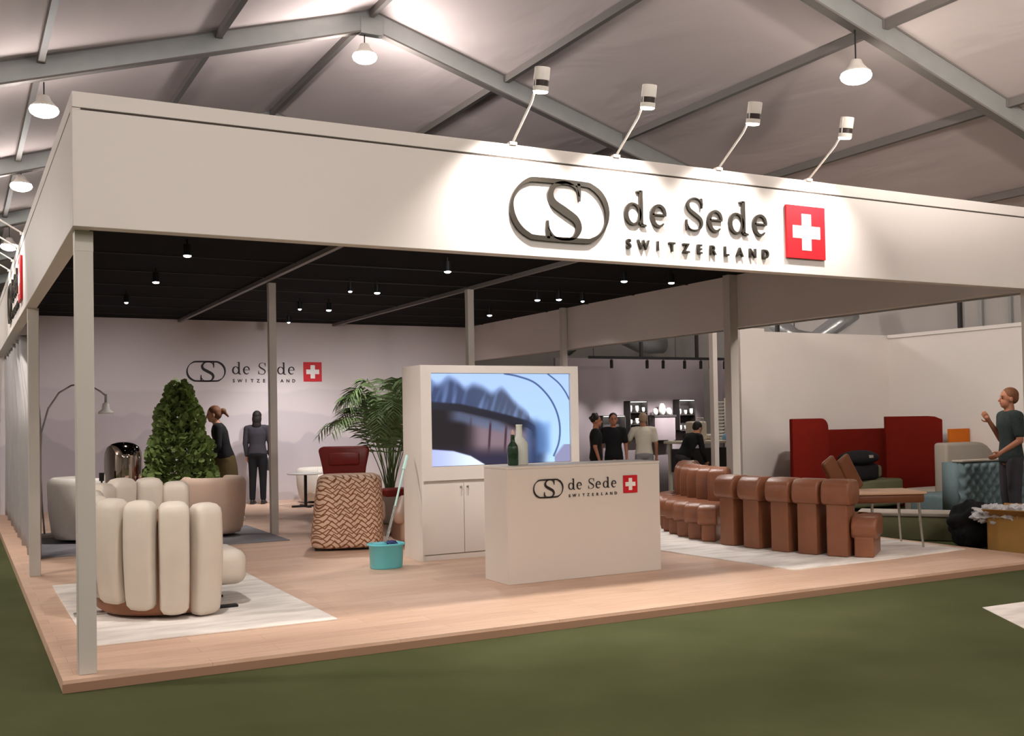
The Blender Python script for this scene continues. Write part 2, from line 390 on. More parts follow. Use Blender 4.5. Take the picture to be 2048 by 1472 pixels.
def bay(loc,e,up=.12,col=(1,.94,.89)):
    p=(loc[0],loc[1],loc[2]-.10)
    spot('bay_down_light',p,(loc[0],loc[1],0),e,165,.6,col,.12)
    pt('bay_glow_light',(loc[0],loc[1],loc[2]-.25),e*up,col,.15)
for loc,l,e in BAY:
    baylamp(loc,l,roofz(loc[0])-.1); bay(loc,e*1.3,(.40 if loc[0]>3 else .19) if loc[0]<7 else .085,(1,.94,.91) if loc[0]<7 else (1,.91,.82))
for loc,l,e,u in [((.3,-3.8,5.0),'lamp under the roof behind the camera, left',130,.8),((8.2,-3.8,5.0),'lamp under the roof behind the camera, right',55,1.2),
              ((4.29,-8.8,6.3),'lamp under the ridge behind the camera',500,.35),((4.29,-13.8,6.3),'second lamp under the ridge behind the camera',740,.4),
              ((.3,-13.8,5.2),'left lamp far behind the camera',440,.3),((8.2,-13.8,5.2),'right lamp far behind the camera',440,.3),
              ((12.2,8.9,4.3),'lamp under the roof over the shop',130,.3),((12.2,-3.5,4.4),'lamp under the roof far right, out of view',45,.5),((-4,2,4.1),'lamp under the roof left of the stand',420,.4),
              ((-2.5,11,4.6),'lamp under the roof left of the grey curtain',250,.4),((4.3,21.4,6.1),'lamp under the ridge beyond the stand',300,.5),((-1.5,-6.5,4.6),'lamp under the roof behind the camera, far left',60,.6)]:
    baylamp(loc,l,roofz(loc[0])-.02); bay(loc,e,u)  # lamps added out of view to brighten the stand, hall and roof evenly

def added_flood(loc,aim,e,ang,label,col=(1,.94,.9)):  # floods added out of view, only to brighten the tent roof
    t=empty('flood_light',loc,0,label,'lamp','floodlights washing the tent roof')
    d=(Vector(aim)-Vector(loc)).normalized(); q=d.to_track_quat('-Z','Y').to_matrix().to_4x4()
    MB().box(-.16,.16,-.11,.11,.03,.12,q).build('housing',M['blackmetal'],t); MB().box(-.14,.14,-.09,.09,.02,.03,q).build('lens',M['led'],t)
    MB().cyl((0,0,.05),(0,0,roofz(loc[0])-loc[2]),.012,n=8).build('bracket',M['blackmetal'],t)
    spot('flood_beam',Vector(loc)+d*.05,aim,e,ang,.5,col,.15)
added_flood((5.6,-4.3,4.5),(8.3,3.0,7.6),900,84,'floodlight aimed at the right roof slope, out of view',(1,.92,.85))
added_flood((3.6,-4.3,4.7),(3.4,4.0,8.6),420,84,'floodlight aimed at the ridge, out of view')
added_flood((9.6,-4.6,4.3),(12.5,1.5,6.6),300,80,'floodlight aimed at the far right roof, out of view',(1,.86,.74))
# ------------------------------------------------------------------ booth shell
def fascia(nm,b,label):
    return struct(b.build(nm,M['white'],bevel=.004,seg=2),label,'fascia')
gz=HT-.105
b=MB(); b.box(0,9.22,0,.11,HB,gz-.006); b.box(0,9.22,.006,.11,gz-.006,gz+.006); b.box(0,9.22,-.001,.11,gz+.006,HT); fascia('trim_2',b,'long white front fascia with the brand lettering')
struct(MB().box(.05,9.2,.003,.008,gz-.005,gz+.005).build('trim_3',M['groove']),'thin dark groove along the front fascia','trim')
b=MB(); b.box(0,.11,.111,13.4,HB,gz-.006); b.box(.006,.11,.111,13.4,gz-.006,gz+.006); b.box(-.001,.11,.111,13.4,gz+.006,HT); fascia('trim_4',b,'white fascia along the left side of the stand')
struct(MB().box(.003,.008,.15,13.3,gz-.005,gz+.005).build('trim_5',M['groove']),'thin dark groove along the left fascia','trim')
b=MB(); b.box(9.104,9.22,.111,13.4,HB,HT); fascia('trim_6',b,'inside face of the right hand fascia')
struct(MB().box(.0,9.22,13.427,13.53,0,HT).build('wall_booth_back',M['mural']),'back wall of the stand printed with pale misty mountains','wall')
struct(MB().box(.112,9.102,.112,13.425,HC,HC+.03).build('ceiling_booth',M['black']),'black fabric ceiling of the stand','ceiling')
tag(MB().box(9.221,9.245,.2,13.4,HB-.02,HB+.012).build('rail',M['alu']),'thin aluminium rail under the outer edge of the right fascia','rail')
# ceiling joints + beams
k=0
for y in (1.5,2.9,4.3,5.7,7.1,8.5,9.9,11.3,12.6):
    o=MB().box(.115,9.1,y-.012,y+.012,HC-.012,HC-.001).build('ceiling_rail',mat('ceiling_rail_dark_%d'%k,(52,50,50),.7) if k==0 else bpy.data.materials['ceiling_rail_dark_0'])
    k+=1; tag(o,'%s thin dark rail across the black ceiling, counted from the front'%(['first','second','third','fourth','fifth','sixth','seventh','eighth','ninth'][k-1]),'ceiling rail','rails across the black ceiling')
for x,l in ((3.10,'left grey beam running front to back under the black ceiling'),(6.13,'right grey beam running front to back under the black ceiling')):
    tag(MB().box(x-.03,x+.03,.115,13.42,HC-.055,HC-.001).build('ceiling_beam',M['beamgrey']),l,'beam')
def post(x,y,z1,label,w=.1):
    t=empty('post',(x,y,0),0,label,'post','square white posts of the stand')
    MB().box(-w/2,w/2,-w/2,w/2,0,z1).build('shaft',M['post'],t,bevel=.004,seg=2)
    MB().box(-w/2-.001,w/2+.001,-w/2-.001,w/2+.001,z1-.13,z1-.002).build('sleeve',M['post'],t,bevel=.003,seg=2)
post(.077,.19,HB,'square white post at the front left corner of the stand',.107)
post(.075,5.0,HB,'square white post on the left side beside the grey curtain',.105)
post(3.215,7.35,HC-.05,'free standing white post in front of the back wall logo')
post(6.1,7.05,HC-.05,'free standing white post rising behind the screen unit')
post(9.03,4.65,HC,'white post against the right fascia behind the brown sofa',.14)
post(9.04,9.25,HC,'white post against the right fascia beside the shop, furthest back')
post(9.15,.10,HB,'white post at the front right corner of the stand, at the frame edge',.12)

# ------------------------------------------------------------------ lettering
def strokes(b,pts,ws,t0,t1,closed=False,sub=8):
    """variable width stroke -> extruded strip. coords (x,z); thickness along y t0..t1"""
    P=[Vector((p[0],p[1])) for p in pts]; n=len(P); out=[];W=[]
    rng=range(n if closed else n-1)
    for i in rng:
        g=lambda k:(P[k%n] if closed else P[max(0,min(n-1,k))])
        w=lambda k:(ws[k%n] if closed else ws[max(0,min(n-1,k))])
        p0,p1,p2,p3=g(i-1),g(i),g(i+1),g(i+2)
        for s in range(sub):
            t=s/sub
            out.append(.5*((2*p1)+(p2-p0)*t+(2*p0-5*p1+4*p2-p3)*t*t+(3*p1-p0-3*p2+p3)*t**3)); W.append(w(i)*(1-t)+w(i+1)*t)
    if not closed: out.append(P[-1]); W.append(ws[-1])
    m=len(out); rings=[]
    for i in range(m):
        a=out[(i-1)%m] if closed else out[max(0,i-1)]; c=out[(i+1)%m] if closed else out[min(m-1,i+1)]
        d=(c-a).normalized(); nn=Vector((-d.y,d.x))*W[i]*.5
        l=out[i]+nn; r=out[i]-nn
        rings.append([(l.x,t0,l.y),(r.x,t0,r.y),(r.x,t1,r.y),(l.x,t1,l.y)])
    if closed: rings.append(rings[0])
    b.ring_loft(rings,not closed)
def gS(b,x,z,w,h,k=1.0,t=(0,.03)):
    P=[(.88,.76),(.80,.90),(.56,.975),(.30,.92),(.17,.77),(.24,.62),(.50,.50),(.78,.37),(.86,.22),(.74,.07),(.48,.022),(.24,.06),(.10,.20)]
    Wd=[.03,.045,.055,.09,.14,.175,.19,.175,.14,.08,.05,.045,.03]
    strokes(b,[(x+p[0]*w,z+p[1]*h) for p in P],[q*h*.62*k for q in Wd],*t)
    strokes(b,[(x+.87*w,z+.98*h),(x+.885*w,z+.84*h),(x+.89*w,z+.68*h)],[.045*h*k,.055*h*k,.03*h],*t)
    strokes(b,[(x+.09*w,z+.32*h),(x+.09*w,z+.16*h),(x+.10*w,z+.02*h)],[.03*h,.055*h*k,.045*h*k],*t)
def gd(b,x,z,t=(0,.03)):
    cx,cz=x+.082,z+.093; P=[];Wd=[]
    for i in range(12):
        a=2*PI*i/12; P.append((cx+.066*math.cos(a),cz+.082*math.sin(a))); Wd.append(.016+.018*abs(math.cos(a)) if math.cos(a)<0 else .014+.008*abs(math.cos(a)))
    strokes(b,P,Wd,*t,closed=True)
    strokes(b,[(x+.158,z+.285),(x+.158,z+.15),(x+.158,z+.012)],[.034,.034,.034],*t,sub=3)
    strokes(b,[(x+.115,z+.272),(x+.158,z+.28)],[.010,.016],*t,sub=2)
    strokes(b,[(x+.155,z+.012),(x+.208,z+.004)],[.024,.012],*t,sub=2)
def ge(b,x,z,t=(0,.03)):
    cx,cz=x+.083,z+.094; P=[];Wd=[]
    for i in range(11):
        a=R(10)+R(305)*i/10; P.append((cx+.066*math.cos(a),cz+.084*math.sin(a))); Wd.append([.020,.026,.022,.020,.028,.036,.036,.032,.024,.018,.010][i])
    strokes(b,P,Wd,*t)
    strokes(b,[(x+.018,z+.103),(x+.155,z+.103)],[.013,.013],*t,sub=2)
def text_mesh(txt,size,spacing,extr):
    cu=bpy.data.curves.new('t','FONT'); cu.body=txt; cu.size=size; cu.extrude=extr; cu.space_character=spacing; cu.offset=.002*size/.1
    o=bpy.data.objects.new('t',cu); C.objects.link(o); bpy.context.view_layer.update()
    me=bpy.data.meshes.new_from_object(o.evaluated_get(bpy.context.evaluated_depsgraph_get()))
    bpy.data.objects.remove(o); return me
def logo(loc,rz,S,label,flaglabel,depth=.03,mt=None):
    mt=mt or M['letter']; D=depth
    t=empty('logo_sign',loc,rz,label,'sign'); t.scale=(S,S,S); T=(-D,0)
    # emblem: pill ring with S
    w,h=.88,.47; r=h/2; P=[];Wd=[]
    for i in range(9):
        a=PI/2+PI*i/8; P.append((r+ (r-.014)*math.cos(a)*1.0, r+(r-.014)*math.sin(a))); Wd.append([.036,.030,.016,.020,.032,.044,.046,.042,.038][i])
    for i in range(9):
        a=-PI/2+PI*i/8; P.append((w-r+(r-.014)*math.cos(a), r+(r-.014)*math.sin(a))); Wd.append([.038,.032,.018,.022,.034,.046,.048,.042,.038][i])
    b=MB(); strokes(b,P,Wd,*T,closed=True,sub=4); b.build('emblem_ring',mt,t)
    b=MB(); gS(b,.29,.004,.36,.462,1.22,T); b.build('emblem_letter',mt,t)
    for g,x in (('d',1.03),('e',1.28),('S',1.625),('e',1.86),('d',2.085),('e',2.345)):
        b=MB()
        if g=='d': gd(b,x,.17,T)
        elif g=='e': ge(b,x,.17,T)
        else: gS(b,x,.168,.20,.28,.95,T)
        b.build('letter',mt,t)
    # SWITZERLAND: letters evenly spread
    wd='SWITZERLAND'
    for i,chh in enumerate(wd):
        me=text_mesh(chh,.105,1,D/2); me.materials.clear(); me.materials.append(mt)
        xs=[v.co.x for v in me.vertices]; cx=(min(xs)+max(xs))/2
        for v in me.vertices: v.co=Vector((v.co.x-cx,-v.co.z-D/2,v.co.y))
        me.update()
        o=bpy.data.objects.new('small_letter',me); C.objects.link(o); o.parent=t; o.location=(1.065+i*.1415,0,-.015)
    fl=empty('flag_panel',loc,rz,flaglabel,'sign'); fl.scale=(S,S,S)
    MB().box(2.72,3.17,-D*1.1,0,.005,.47).build('panel',M['flagred'],fl,bevel=.002,seg=1)
    q=MB(); cx,cz=2.945,.2375
    q.box(cx-.055,cx+.055,-D*1.1-.003,-D*1.1,cz-.16,cz+.16); q.box(cx-.16,cx-.055,-D*1.1-.003,-D*1.1,cz-.055,cz+.055); q.box(cx+.055,cx+.16,-D*1.1-.003,-D*1.1,cz-.055,cz+.055)
    q.build('cross',M['flagwhite'],fl)
logo((3.02,-.002,2.89),0,1.0,'large raised bronze brand emblem and lettering on the front fascia','red panel with white cross at the right end of the front fascia lettering',.022)
logo((-.002,8.47,2.89),-PI/2,1.0,'raised brand emblem and lettering seen edge on along the left fascia','red panel with white cross seen edge on along the left fascia',.022)
logo((3.22,13.425,2.33),0,.835,'dark brand emblem and lettering on the back wall behind the free standing post','red panel with white cross on the back wall',.012,mat('letter_dark',(40,32,34),.6))
logo((4.125,1.678,.785),0,.372,'small dark brand emblem and lettering on the front of the white counter','small red panel with white cross on the white counter front',.008,bpy.data.materials['letter_dark'])

# ------------------------------------------------------------------ sign arm lamps
def armlamp(loc,rz,label,e):
    t=empty('arm_lamp',loc,rz,label,'lamp','arm spotlights over the fascia')
    MB().tube([(0,.03,0),(0,0,.02),(-.02,-.32,.22),(-.045,-.43,.30),(-.05,-.45,.42)],[.009]*5,8).build('arm',M['lampwhite'],t,smooth=True)
    MB().box(-.03,.03,.0,.05,-.01,.012).build('clamp',M['lampwhite'],t,bevel=.003)
    MB().cyl((.0,-.43,.345),(.0,-.45,.435),.056,n=24).build('head',M['lampwhite'],t,bevel=.004)
    MB().cyl((.0,-.422,.305),(.0,-.43,.345),.053,n=24).build('band',M['lampband'],t)
    MB().cyl((.0,-.415,.272),(.0,-.422,.305),.056,n=24).build('rim',M['lampwhite'],t)
    MB().cyl((.0,-.4135,.262),(.0,-.415,.273),.050,.053,n=24).build('lens',M['led'],t)
    Mx=Matrix.Translation(loc)@Matrix.Rotation(rz,4,'Z')
    spot('sign_light',Mx@Vector((0,-.412,.24)),Mx@Vector((.0,.02,-.78)),e,98,.9,(1,.94,.87),.04)
for i,x in enumerate((3.06,3.99,5.02,6.03)):
    armlamp((x,-.02,HT+.005),0,'%s white arm spotlight from the left above the front lettering'%['first','second','third','fourth'][i],[165,150,118,108][i])
for i,y in enumerate((8.39,7.46,6.42,5.40)):
    armlamp((-.02,y,HT+.005),-PI/2,'%s arm spotlight on the left fascia, counted from the far end'%['first','second','third','fourth'][i],60)

# ------------------------------------------------------------------ booth ceiling spots
SP=[((1.55,4.53),'bright ceiling spot nearest the front left post',1),((1.6,6.81),'second ceiling spot back on the left',1),((1.58,9.25),'dim ceiling spot third back on the left',0),
 ((4.64,4.63),'bright ceiling spot in the middle of the front row',1),((4.19,6.88),'tilted ceiling spot, left one of the middle pair',0),((4.6,6.92),'ceiling spot, right one of the middle pair',1),
 ((4.69,9.34),'ceiling spot, right one of the pair in the third row',1),((4.21,9.34),'small ceiling spot, left one of the pair in the third row',0),((4.67,11.57),'ceiling spot nearest the back wall',0),
 ((7.21,4.62),'front ceiling spot, left one of the right hand pair',1),((7.91,4.52),'front ceiling spot nearest the right fascia',1),((7.2,6.94),'ceiling spot, left one of the second right hand pair',1),
 ((7.48,6.77),'ceiling spot, right one of the second right hand pair',1),((7.95,6.84),'dim ceiling spot close beside the right fascia',0),((7.57,9.28),'ceiling spot furthest back on the right',1)]
aims={0:(4.0,2.2,.5,200),1:(1.3,8.1,.4,240),2:(1.8,13.4,.3,270),3:(4.2,3.2,.3,130),4:(3.3,5.2,0,150),5:(4.2,9,0,180),6:(5.3,13.4,.3,285),7:(2.4,9.1,1.5,260),8:(5.2,13.4,.2,190),9:(7.2,3.5,0,130),10:(8.3,2.4,.2,130),11:(6.8,5.2,0,130),12:(8.2,5.2,.2,110),13:(9.5,9.5,.2,60),14:(7.6,13.4,.3,260)}
baylamp((9.75,2.6,3.35),'small lamp hung beside the right fascia, hidden behind the front fascia',3.6); spot('bay_down_light',(9.75,2.6,3.25),(12.6,5.2,.6),450,140,.8,(1,.92,.84),.1)  # added lamp kept out of sight, brightens the neighbouring white walls
def cspot(x,y,l,br,a,z=3.33):
    t=empty('ceiling_spot',(x,y,z),0,l,'spotlight','black spotlights under the stand ceiling')
    MB().cyl((0,0,0),(0,0,.12),.04,n=16).build('housing',M['blackmetal'],t)
    MB().cyl((0,0,.12),(0,0,.175),.01,n=8).build('stem',M['blackmetal'],t)
    r_=.042 if br else .026
    MB().ell((0,0,-.002),(r_,r_,.018),12,6).build('lens',M['ledcool'],t,smooth=True)
    spot('booth_light',(x,y,3.30),a[:3],a[3],88 if a[1]>13 else 72,.9,(.98,.95,.96) if a[1]>13 else (1,.95,.92),.04)
for i,((x,y),l,br) in enumerate(SP): cspot(x,y,l,br,aims[i])
for x,y,l,a in ((.9,.75,'hidden front row spot over the cream armchair',(1.7,2.4,.3,170)),(2.9,.6,'hidden front row spot left of the counter',(4.4,3.7,2.1,230)),
                (4.9,.55,'hidden front row spot above the counter',(5.2,3.7,2.1,230)),(6.9,.6,'hidden front row spot before the sofa',(7.2,3.2,.2,60)),(8.4,.7,'hidden front row spot nearest the right front corner',(8.6,3.4,.2,40)),
                (1.6,2.3,'spot of the second hidden row at left',(3.9,2.2,.5,0))):
    if a[3]: cspot(x,y,l,1,a)  # front row added out of sight to brighten counter, cabinet and seating

# ------------------------------------------------------------------ counter with bottles
t=empty('reception_counter',(4.72,1.92,0),0,'white box counter with small brand lettering on its front','counter')
MB().box(-.87,.86,-.235,.235,0,1.065).build('body',M['whitewarm'],t,bevel=.004,seg=2)
MB().box(-.872,.862,-.237,.237,1.066,1.09).build('top',M['whitewarm'],t,bevel=.004,seg=2)
def bottle(name,loc,prof,m,label,extra=None):
    t=empty(name,loc,0,label,'bottle'); MB().lathe(prof,n=28).build('body',m,t,smooth=True)
    if extra: 
        for nm,pr,mm in extra: MB().lathe(pr,n=20).build(nm,mm,t,smooth=True)
bottle('glass_bottle',(4.035,1.9,1.091),[(.045,0),(.052,.01),(.052,.16),(.046,.19),(.022,.225),(.019,.29),(.021,.292)],M['glassgreen'],'small dark green glass bottle with a pale stopper on the white counter',[('stopper',[(.014,.28),(.017,.30),(.012,.325),(.004,.34)],M['pink'])])
bottle('ceramic_bottle',(4.17,2.02,1.091),[(.08,0),(.084,.008),(.084,.20),(.078,.215),(.032,.275),(.030,.375),(.034,.385),(.026,.388)],M['bottlewhite'],'larger white bottle standing behind the green one on the counter')

# ------------------------------------------------------------------ screen unit
X0,X1,YF,YB,ZT=3.82,5.83,3.60,4.12,2.135
t=empty('media_cabinet',((X0+X1)/2,3.86,0),0,'tall white cabinet unit with inset screen and doors below','cabinet')
ox,oy=(X0+X1)/2,3.86
b=MB(); W=(X1-X0)/2; fy=YF-oy; by=YB-oy
sx0,sx1,sz0,sz1=3.945-ox,5.725-ox,1.02,2.05
b.box(-W,W,fy+.05,by,0,ZT)                                   # carcass
b.box(-W,sx0,fy,fy+.05,.87,ZT); b.box(sx1,W,fy,fy+.05,.87,ZT); b.box(sx0,sx1,fy,fy+.05,sz1,ZT); b.box(sx0,sx1,fy,fy+.05,.87,sz0)
b.box(-W,-W+.02,fy,fy+.05,0,.87); b.box(W-.02,W,fy,fy+.05,0,.87)
b.build('body',M['whitewarm'],t)
MB().box(-W+.02,W-.02,fy+.03,fy+.049,0,.055).build('plinth',M['whitewarm'],t)
n=4; dw=(2*W-.05)/n
for i in range(n):
    d=MB().box(0,dw-.006,0,.02,.065,.835).build('door',M['whitewarm'],t,bevel=.002,seg=1,loc=(-W+.025+i*dw,fy+.022,0))
    hx=dw-.045 if i%2==0 else .035
    h=MB(); h.cyl((hx,-.02,.79),(hx,.0,.79),.011,n=14); h.box(hx-.004,hx+.004,-.04,-.02,.775,.805); h.build('lock',M['chrome'],d)
    h=MB(); h.tube([(hx,-.025,.78),(hx+.012,-.028,.765),(hx+.004,-.026,.745),(hx,-.026,.69)],.003,6); h.build('key',M['chrome'],d)
# screen picture
def lerp(a,b,t): return tuple(a[i]*(1-t)+b[i]*t for i in range(3))
def sst(a,b,x):
    t=max(0,min(1,(x-a)/(b-a))); return t*t*(3-2*t)
def pw(pts,x):
    if x<=pts[0][0]: return pts[0][1]
    for (a,b_),(c,d) in zip(pts,pts[1:]):
        if x<=c: return b_+(d-b_)*(x-a)/(c-a)
    return pts[-1][1]
def seam(u,v,pts,w):
    d=9
    for (a,b_),(c,e) in zip(pts,pts[1:]):
        ax,ay,bx,by_=a*1.5,b_,c*1.5,e; px,py=u*1.5,v
        L=(bx-ax)**2+(by_-ay)**2; s=max(0,min(1,((px-ax)*(bx-ax)+(py-ay)*(by_-ay))/L)); d=min(d,math.hypot(px-ax-s*(bx-ax),py-ay-s*(by_-ay)))
    return 1-sst(w*.4,w,d)
def crv(pts,k=8):
    P=[Vector(p) for p in pts]; o=[]
    for i in range(len(P)-1):
        p0,p1,p2,p3=P[max(0,i-1)],P[i],P[i+1],P[min(len(P)-1,i+2)]
        for s in range(k):
            q=s/k; r=.5*((2*p1)+(p2-p0)*q+(2*p0-5*p1+4*p2-p3)*q*q+(3*p1-p0-3*p2+p3)*q**3); o.append((r.x,r.y))
    o.append(tuple(P[-1])); return o
s1=crv([(.52,0),(.62,.03),(.74,.10),(.84,.25),(.90,.42),(.925,.6),(.915,.78),(.875,.93)]); s2=crv([(.84,0),(.92,.10),(.97,.20),(1.0,.29)]); inner=crv([(.66,.46),(.715,.55),(.735,.66),(.725,.78)])
def pic(u,v):
    light=lerp((168,196,248),(176,214,255),v); c=light
    wob=.035*math.sin(u*34)+.03*noise.noise(Vector((u*14,3.1,0)))
    top=pw([(0,.05),(.2,.07),(.33,.13),(.5,.17),(.6,.26),(.66,.40),(.72,.52),(.76,.62)],u)+wob*(1 if u<.7 else .3)
    dk=sst(top-.03,top+.09,v)
    if u<.86: c=lerp(c,lerp((52,66,104),(74,84,108),sst(0,.7,u)),dk*(1 if u<.72 else sst(.86,.72,u)))
    # wrinkles
    wr=noise.noise(Vector((u*30+v*6,v*3,1.7)))
    if v<pw([(0,.34),(.7,.6)],u) and dk>.2 and u<.72: c=lerp(c,(120,146,196),max(0,wr)*.9)
    # piping
    pz=pw([(0,.31),(.2,.335),(.4,.41),(.55,.47),(.68,.53),(.74,.60)],u)
    if u<.74:
        k=sst(pz-.02,pz+.01,v); c=lerp(c,(28,28,42),k)
        # inside of the opening
        iz=pz+.075
        if v>iz:
            ins=lerp((24,18,24),(40,36,62),sst(.75,.95,v))
            patch=sst(.20,.36,u)*sst(iz,iz+.1,v)*(1-sst(.74,.92,v-.05*u)); ins=lerp(ins,(128,108,118),patch)
            sliver=sst(.08,.2,u)*(1-sst(.02,.10,abs(v-(iz+.05+.04*u))))*(1-sst(.45,.6,u)); ins=lerp(ins,(92,104,134),sliver*.8)
            for a in (.27,.41,.525): ins=lerp(ins,(62,40,52),(1-sst(.004,.012,abs(u-(a+.10*(.6-v)*.5))))*patch)
            ins=lerp(ins,(96,104,140),sst(.62,.70,u)*(1-sst(.7,.735,u)))
            c=ins
    sh=(1-sst(.02,.10,abs(u-pw([(.5,.70),(.62,.745),(.8,.755),(1,.73)],v))))*sst(.45,.62,v)
    c=lerp(c,(44,62,100),sh*.85)
    c=lerp(c,(96,138,196),(1-sst(.02,.08,abs(u-.80)))*sst(.5,.6,v)*(1-sst(.85,.95,v))*.6)
    c=lerp(c,(70,92,136),max(seam(u,v,s1,.014),seam(u,v,s2,.012)))
    # bottom left arc of light and lower right patch
    e=pw([(0,.815),(.15,.84),(.27,.9),(.37,1.0)],u)
    if u<.37: c=lerp(c,lerp((176,186,250),(228,244,255),sst(0,.35,u)),sst(e-.01,e+.01,v))
    c=lerp(c,(140,140,176),sst(.0,.03,(u-.90)+(v-1)*.55+.07) if v>.8 and u>.88 else 0)
    return c
nx,ny=240,140; vs=[];fs=[];cols=[]
for j in range(ny+1):
    for i in range(nx+1):
        u=i/nx;v=j/ny; vs.append((sx0+.004+(sx1-sx0-.008)*u,fy+.03,sz1-.004-(sz1-sz0-.008)*v)); cols.append(srgb(pic(u,v)))
for j in range(ny):
    for i in range(nx):
        a=j*(nx+1)+i; fs.append((a,a+nx+1,a+nx+2,a+1))
sm=bpy.data.materials.new('screen_picture'); sm.use_nodes=True; nt=sm.node_tree; bs=nt.nodes['Principled BSDF']; at=nt.nodes.new('ShaderNodeVertexColor'); at.layer_name='pic'
nt.links.new(at.outputs['Color'],bs.inputs['Emission Color']); bs.inputs['Emission Strength'].default_value=1.0; bs.inputs['Base Color'].default_value=(.01,.01,.01,1); bs.inputs['Roughness'].default_value=.3
tv=empty('screen',(ox,oy,0),0,'wide screen showing a close up of blue quilted leather, set in the white cabinet','screen')
me=bpy.data.meshes.new('display'); me.from_pydata(vs,[],fs); ca=me.color_attributes.new('pic','FLOAT_COLOR','POINT')
for i,cc in enumerate(cols): ca.data[i].color=cc
me.materials.append(sm); d=bpy.data.objects.new('display',me); C.objects.link(d); d.parent=tv
b=MB(); b.box(sx0,sx1,fy+.032,fy+.048,sz0,sz1); b.build('bezel',M['blackmetal'],tv)

# ------------------------------------------------------------------ rugs
tag(MB().box(.17,1.97,.97,4.1,0.0005,.012).build('rug',M['rug'],bevel=.003),'pale silvery rug under the cream ribbed armchair','rug')
tag(MB().box(.2,3.18,6.48,8.75,0.0005,.012).build('rug',M['mat_grey'],bevel=.003),'dark grey rug under the white tub chairs at left','rug')
b=MB(); b.prism([(6.40,3.1),(6.42,5.2),(8.7,5.2),(9.25,2.2),(9.2,1.0),(7.9,.90),(6.60,.90)],'z',.0005,.012)
tag(b.build('rug',M['rug'],bevel=.002),'pale silvery rug under the brown modular sofa','rug')

# ------------------------------------------------------------------ cream ribbed armchair
CX,CY=.93,2.24
t=empty('ribbed_armchair',(CX,CY,.012),0,'cream round armchair wrapped in upright padded ribs, in front at left','armchair')
def rib(ang,h,z0,rad,w,flare):
    # thick padded strip: up the outside, rounded over the top
    a=R(ang); M4=Matrix.Rotation(a,4,'Z')
    # profile in local radial x / z : closed loops of rounded rectangles along height
    rings=[]; n=28; th=.19
    hs=[0,.02,.06,.12,.3,.5,.7,.82,.9,.95,.985,1.0]
    for k,s in enumerate(hs):
        z=z0+(h-z0)*s
        e=min(s,1-s)*(h-z0); rr=.075; sh=1.0
        if e<rr: sh=math.sqrt(max(0,1-((rr-e)/rr)**2))
        q=.55+.45*sh if e<rr else 1.0
        ww=(w*(1+flare*s))*.5; tt=th*.5
        ins=(1-sh)*rr if e<rr else 0
        ww=max(ww-ins,.02); tt=max(tt-ins,.02)
        rx=rad+.035*math.sin(s*PI)*1.0+ (.03 if flare>0 else 0)*s
        ring=[]
        for i in range(n):
            u=2*PI*i/n; cu,su=math.cos(u),math.sin(u); p=.5
            ring.append((rx+tt*math.copysign(abs(cu)**p,cu),ww*math.copysign(abs(su)**p,su),z))
        rings.append(ring)
    return MB().ring_loft(rings,True,M4)
angs=[-72,-96,-120,-144,-168,-192,-216,-240,-264,-286]
for i,a in enumerate(angs):
    far=i>=5
    rib(a,[.90,.925,.94,.955,.97,1.0,1.04,1.07,1.06,1.02][i],[.0,.03,.075,.12,.15,.15,.15,.15,.15,.15][i],.565,.222 if i<5 else .20,.06 if not far else .2).build('rib',M['cream'],t,smooth=True)
b=MB(); prf=[(.30,.02),(.52,.025),(.565,.06),(.57,.2),(.55,.70),(.50,.78),(.45,.74),(.44,.2),(.3,.15)]; b.ring_loft([[(math.cos(R(-66-q*5))*r_,math.sin(R(-66-q*5))*r_,z_) for r_,z_ in prf] for q in range(46)]); b.build('shell',M['tan'],t,smooth=True)
b=MB(); b.lathe([(.36,.18),(.42,.22),(.435,.40),(.40,.455),(.3,.475),(.01,.48)],c=(.02,0,0),n=40)
b.build('seat_cushion',M['cream'],t,smooth=True)
b=MB(); b.box(.05,.60,-.28,.30,.17,.47); b.build('seat_front',M['cream'],t,bevel=.10,seg=5,smooth=True)
MB().cyl((0,0,0),(0,0,.03),.36,n=40).build('base_plate',M['blackmetal'],t,bevel=.006)
for yy in (-.28,.28): MB().box(.2,.50,yy-.04,yy+.04,.0,.02).build('foot',M['blackmetal'],t,bevel=.004)
MB().box(-.74,-.34,-.05,.05,.0,.02).build('foot',M['chrome'],t,bevel=.004)

# ------------------------------------------------------------------ tub chairs and pouf (left back)
def tub(name,loc,r,h,m,label,rz=0,open_=True):
    t=empty(name,loc,rz,label,'armchair')
    # thick horseshoe back wall
    rings=[]; N=44
    def shell(rad,z): return rad
    outer=[];
    b=MB(); a0,a1=(R(50),R(310)) if open_ else (0,R(359.9)); vs=[];fs=[]
    prof=[(r-.18,.30),(r-.17,h-.05),(r-.13,h-.008),(r-.06,h),(r-.015,h-.035),(r,h-.09),(r-.01,h*.5),(r-.05,.12),(r-.09,.045),(r-.16,.04)]
    secs=[]
    for i in range(N+1):
        a=a0+(a1-a0)*i/N; e=min(i,N-i)/N; k=1
        secs.append([(math.cos(a)*q,math.sin(a)*q,z) for q,z in prof])
    b.ring_loft(secs,True); b.build('back',m,t,smooth=True)
    MB().lathe([(r-.26,.05),(r-.17,.09),(r-.16,.40),(r-.22,.44),(.01,.45)],n=40).build('seat',m,t,smooth=True)
    if open_: MB().lathe([(.01,.0),(r-.22,.0),(r-.22,.05),(.01,.05)],c=(0,0,0),n=32).build('plinth',M['blackmetal'],t)
    return t
tub('tub_chair',(.93,8.10,.012),.52,.84,M['creamw'],'round white upholstered tub chair behind the left post, on the dark grey rug',R(40))
tub('tub_chair',(2.45,7.62,.012),.44,.80,M['pink'],'beige leather round armchair behind the cream ribbed one',R(100))
